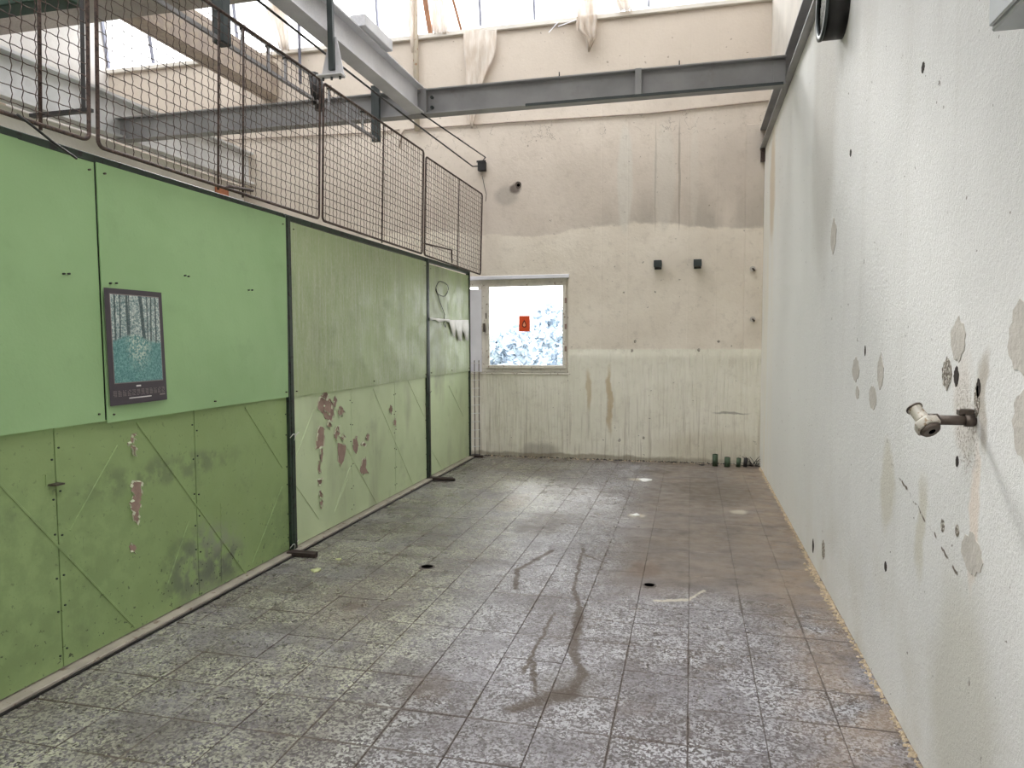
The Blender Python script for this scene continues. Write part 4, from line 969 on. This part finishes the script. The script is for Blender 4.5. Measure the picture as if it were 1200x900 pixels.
pts = [(r_.uniform(-2.7, .6), YB-abs(r_.gauss(0, .05))-.005, r_.uniform(.004, .012)) for k in range(260)]
crumbs('plaster_crumbs', pts, 'crumb', 'pale plaster crumbs along the foot of the back wall')
def scrap(u, v, s_, mat, lab, seed):
    q = P(u, v, 2, 0); rr = random.Random(seed); n = 9; top = []
    for k in range(n):
        t = 2*math.pi*k/n; top.append((q.x+s_*rr.uniform(.5, 1.1)*math.cos(t), q.y+s_*rr.uniform(.5, 1.1)*math.sin(t), .004+rr.uniform(0, .008)))
    vs = top + [(q.x, q.y, .012)] + [(a, b, .001) for a, b, c in top]
    fs = [(k, (k+1) % n, n) for k in range(n)] + [(n+1+k, n+1+(k+1) % n, (k+1) % n, k) for k in range(n)] + [tuple(range(n+1, 2*n+1))]
    tag(MB().add(vs, fs).build('scrap', mat), lab, 'scrap')
scrap(371, 669, .045, 'leaf', 'pale yellow scrap on the floor beside the near foot bar', 1)
scrap(397, 656, .022, 'leaf', 'tiny yellow chip on the floor right of the near foot bar', 2)
scrap(757, 563, .10, 'paper', 'white flattened scrap on the floor before the back wall', 3)
scrap(745, 604, .05, 'paper', 'white plaster scrap on the middle of the far floor', 4)
scrap(789, 542, .05, 'stub_d', 'dark lump on the floor against the back wall left of the pipe stubs', 5)
scrap(822, 545, .04, 'stub_d', 'flat dark lump just left of the tallest pipe stub', 6)
scrap(171, 658, .0, 'leaf', 'x', 7) if False else None

# brick showing in the left bay
tag(MB().box(XL+.001, XL+.05, 8.9, 9.15, 3.66, 3.78).build('brick', 'brick', None, .004), 'orange brick lying exposed in the left bay beyond the mesh', 'brick')

# ================================================================== OUTSIDE
tag(MB().box(-150, 150, 10.5, 320, -5.2, -5).build('field', 'field'), kind='structure')
def tree(x, y, h, w_, lab, seed):
    e = empty('tree', (x, y, -5), lab, 'tree'); rr = random.Random(seed)
    MB().tube([(x, y, -5), (x+.1, y, -5+h*.5), (x, y, -5+h*.8)], [.25, .16, .06], 7).build('trunk', 'bark', e)
    mb = MB()
    cl_ = [(Vector((x+rr.gauss(0, w_*.33), y+rr.gauss(0, w_*.3), -5+h*rr.uniform(.35, .95))), rr.uniform(.16, .3)*w_) for _ in range(16)]
    for c, r0 in cl_:
        for k in range(190):
            d = Vector((rr.gauss(0, 1), rr.gauss(0, 1), rr.gauss(0, 1))).normalized()*r0*rr.uniform(.6, 1.05); p = c+d
            a = Vector((rr.gauss(0, 1), rr.gauss(0, 1), rr.gauss(0, 1))).normalized()*.2; b = a.cross(Vector((rr.gauss(0, 1), rr.gauss(0, 1), rr.gauss(0, 1)))).normalized()*.15
            mb.add([p-a, p-b, p+a, p+b], [(0, 1, 2, 3)])
    tag(mb.build('foliage', 'tree', e), kind='stuff')
def tp(u, v, y): return P(u, v, 1, y)
a = tp(587, 396, 34); tree(a.x, 34, a.z+5.2, 2.2, 'hazy tree at the left of the window view', 1)
a = tp(615, 388, 40); tree(a.x, 40, a.z+5.2, 2.6, 'hazy tree in the middle of the window view', 2)
a = tp(642, 362, 46); tree(a.x, 46, a.z+5.2, 3.4, 'tallest hazy tree at the right of the window view', 3)
a = tp(655, 392, 30); tree(a.x, 30, a.z+5.2, 2.2, 'small hazy tree at the right edge of the window view', 4)

# neighbours of one kind share a group
GROUPS = {'pipe_stub': 'pipe stubs standing in the floor by the back wall', 'drain_hole': 'round drain holes in the tiled floor', 'wall_bracket': 'square brackets on the back wall',
          'wall_plug': 'metal plugs near the back right corner', 'mesh_panel': 'rusty wire mesh panels on the green partition', 'green_partition': 'sections of the green partition',
          'plastic_film': 'torn plastic film at the rooflight', 'wooden_batten': 'wooden battens at the rooflight', 'tree': 'hazy trees outside the window', 'scrap': 'scraps lying on the floor',
          'cable': 'cables to the junction box', 'stay_bar': 'stay bars at the foot of the mesh panels', 'concrete_beam': 'concrete roof beams', 'wall_conduit': 'thin conduits on the back wall', 'plastic_strip': 'plastic strips on the sill'}
for o in COL.objects:
    if o.parent is None and 'category' in o and o.name.split('.')[0] in GROUPS: o['group'] = GROUPS[o.name.split('.')[0]]
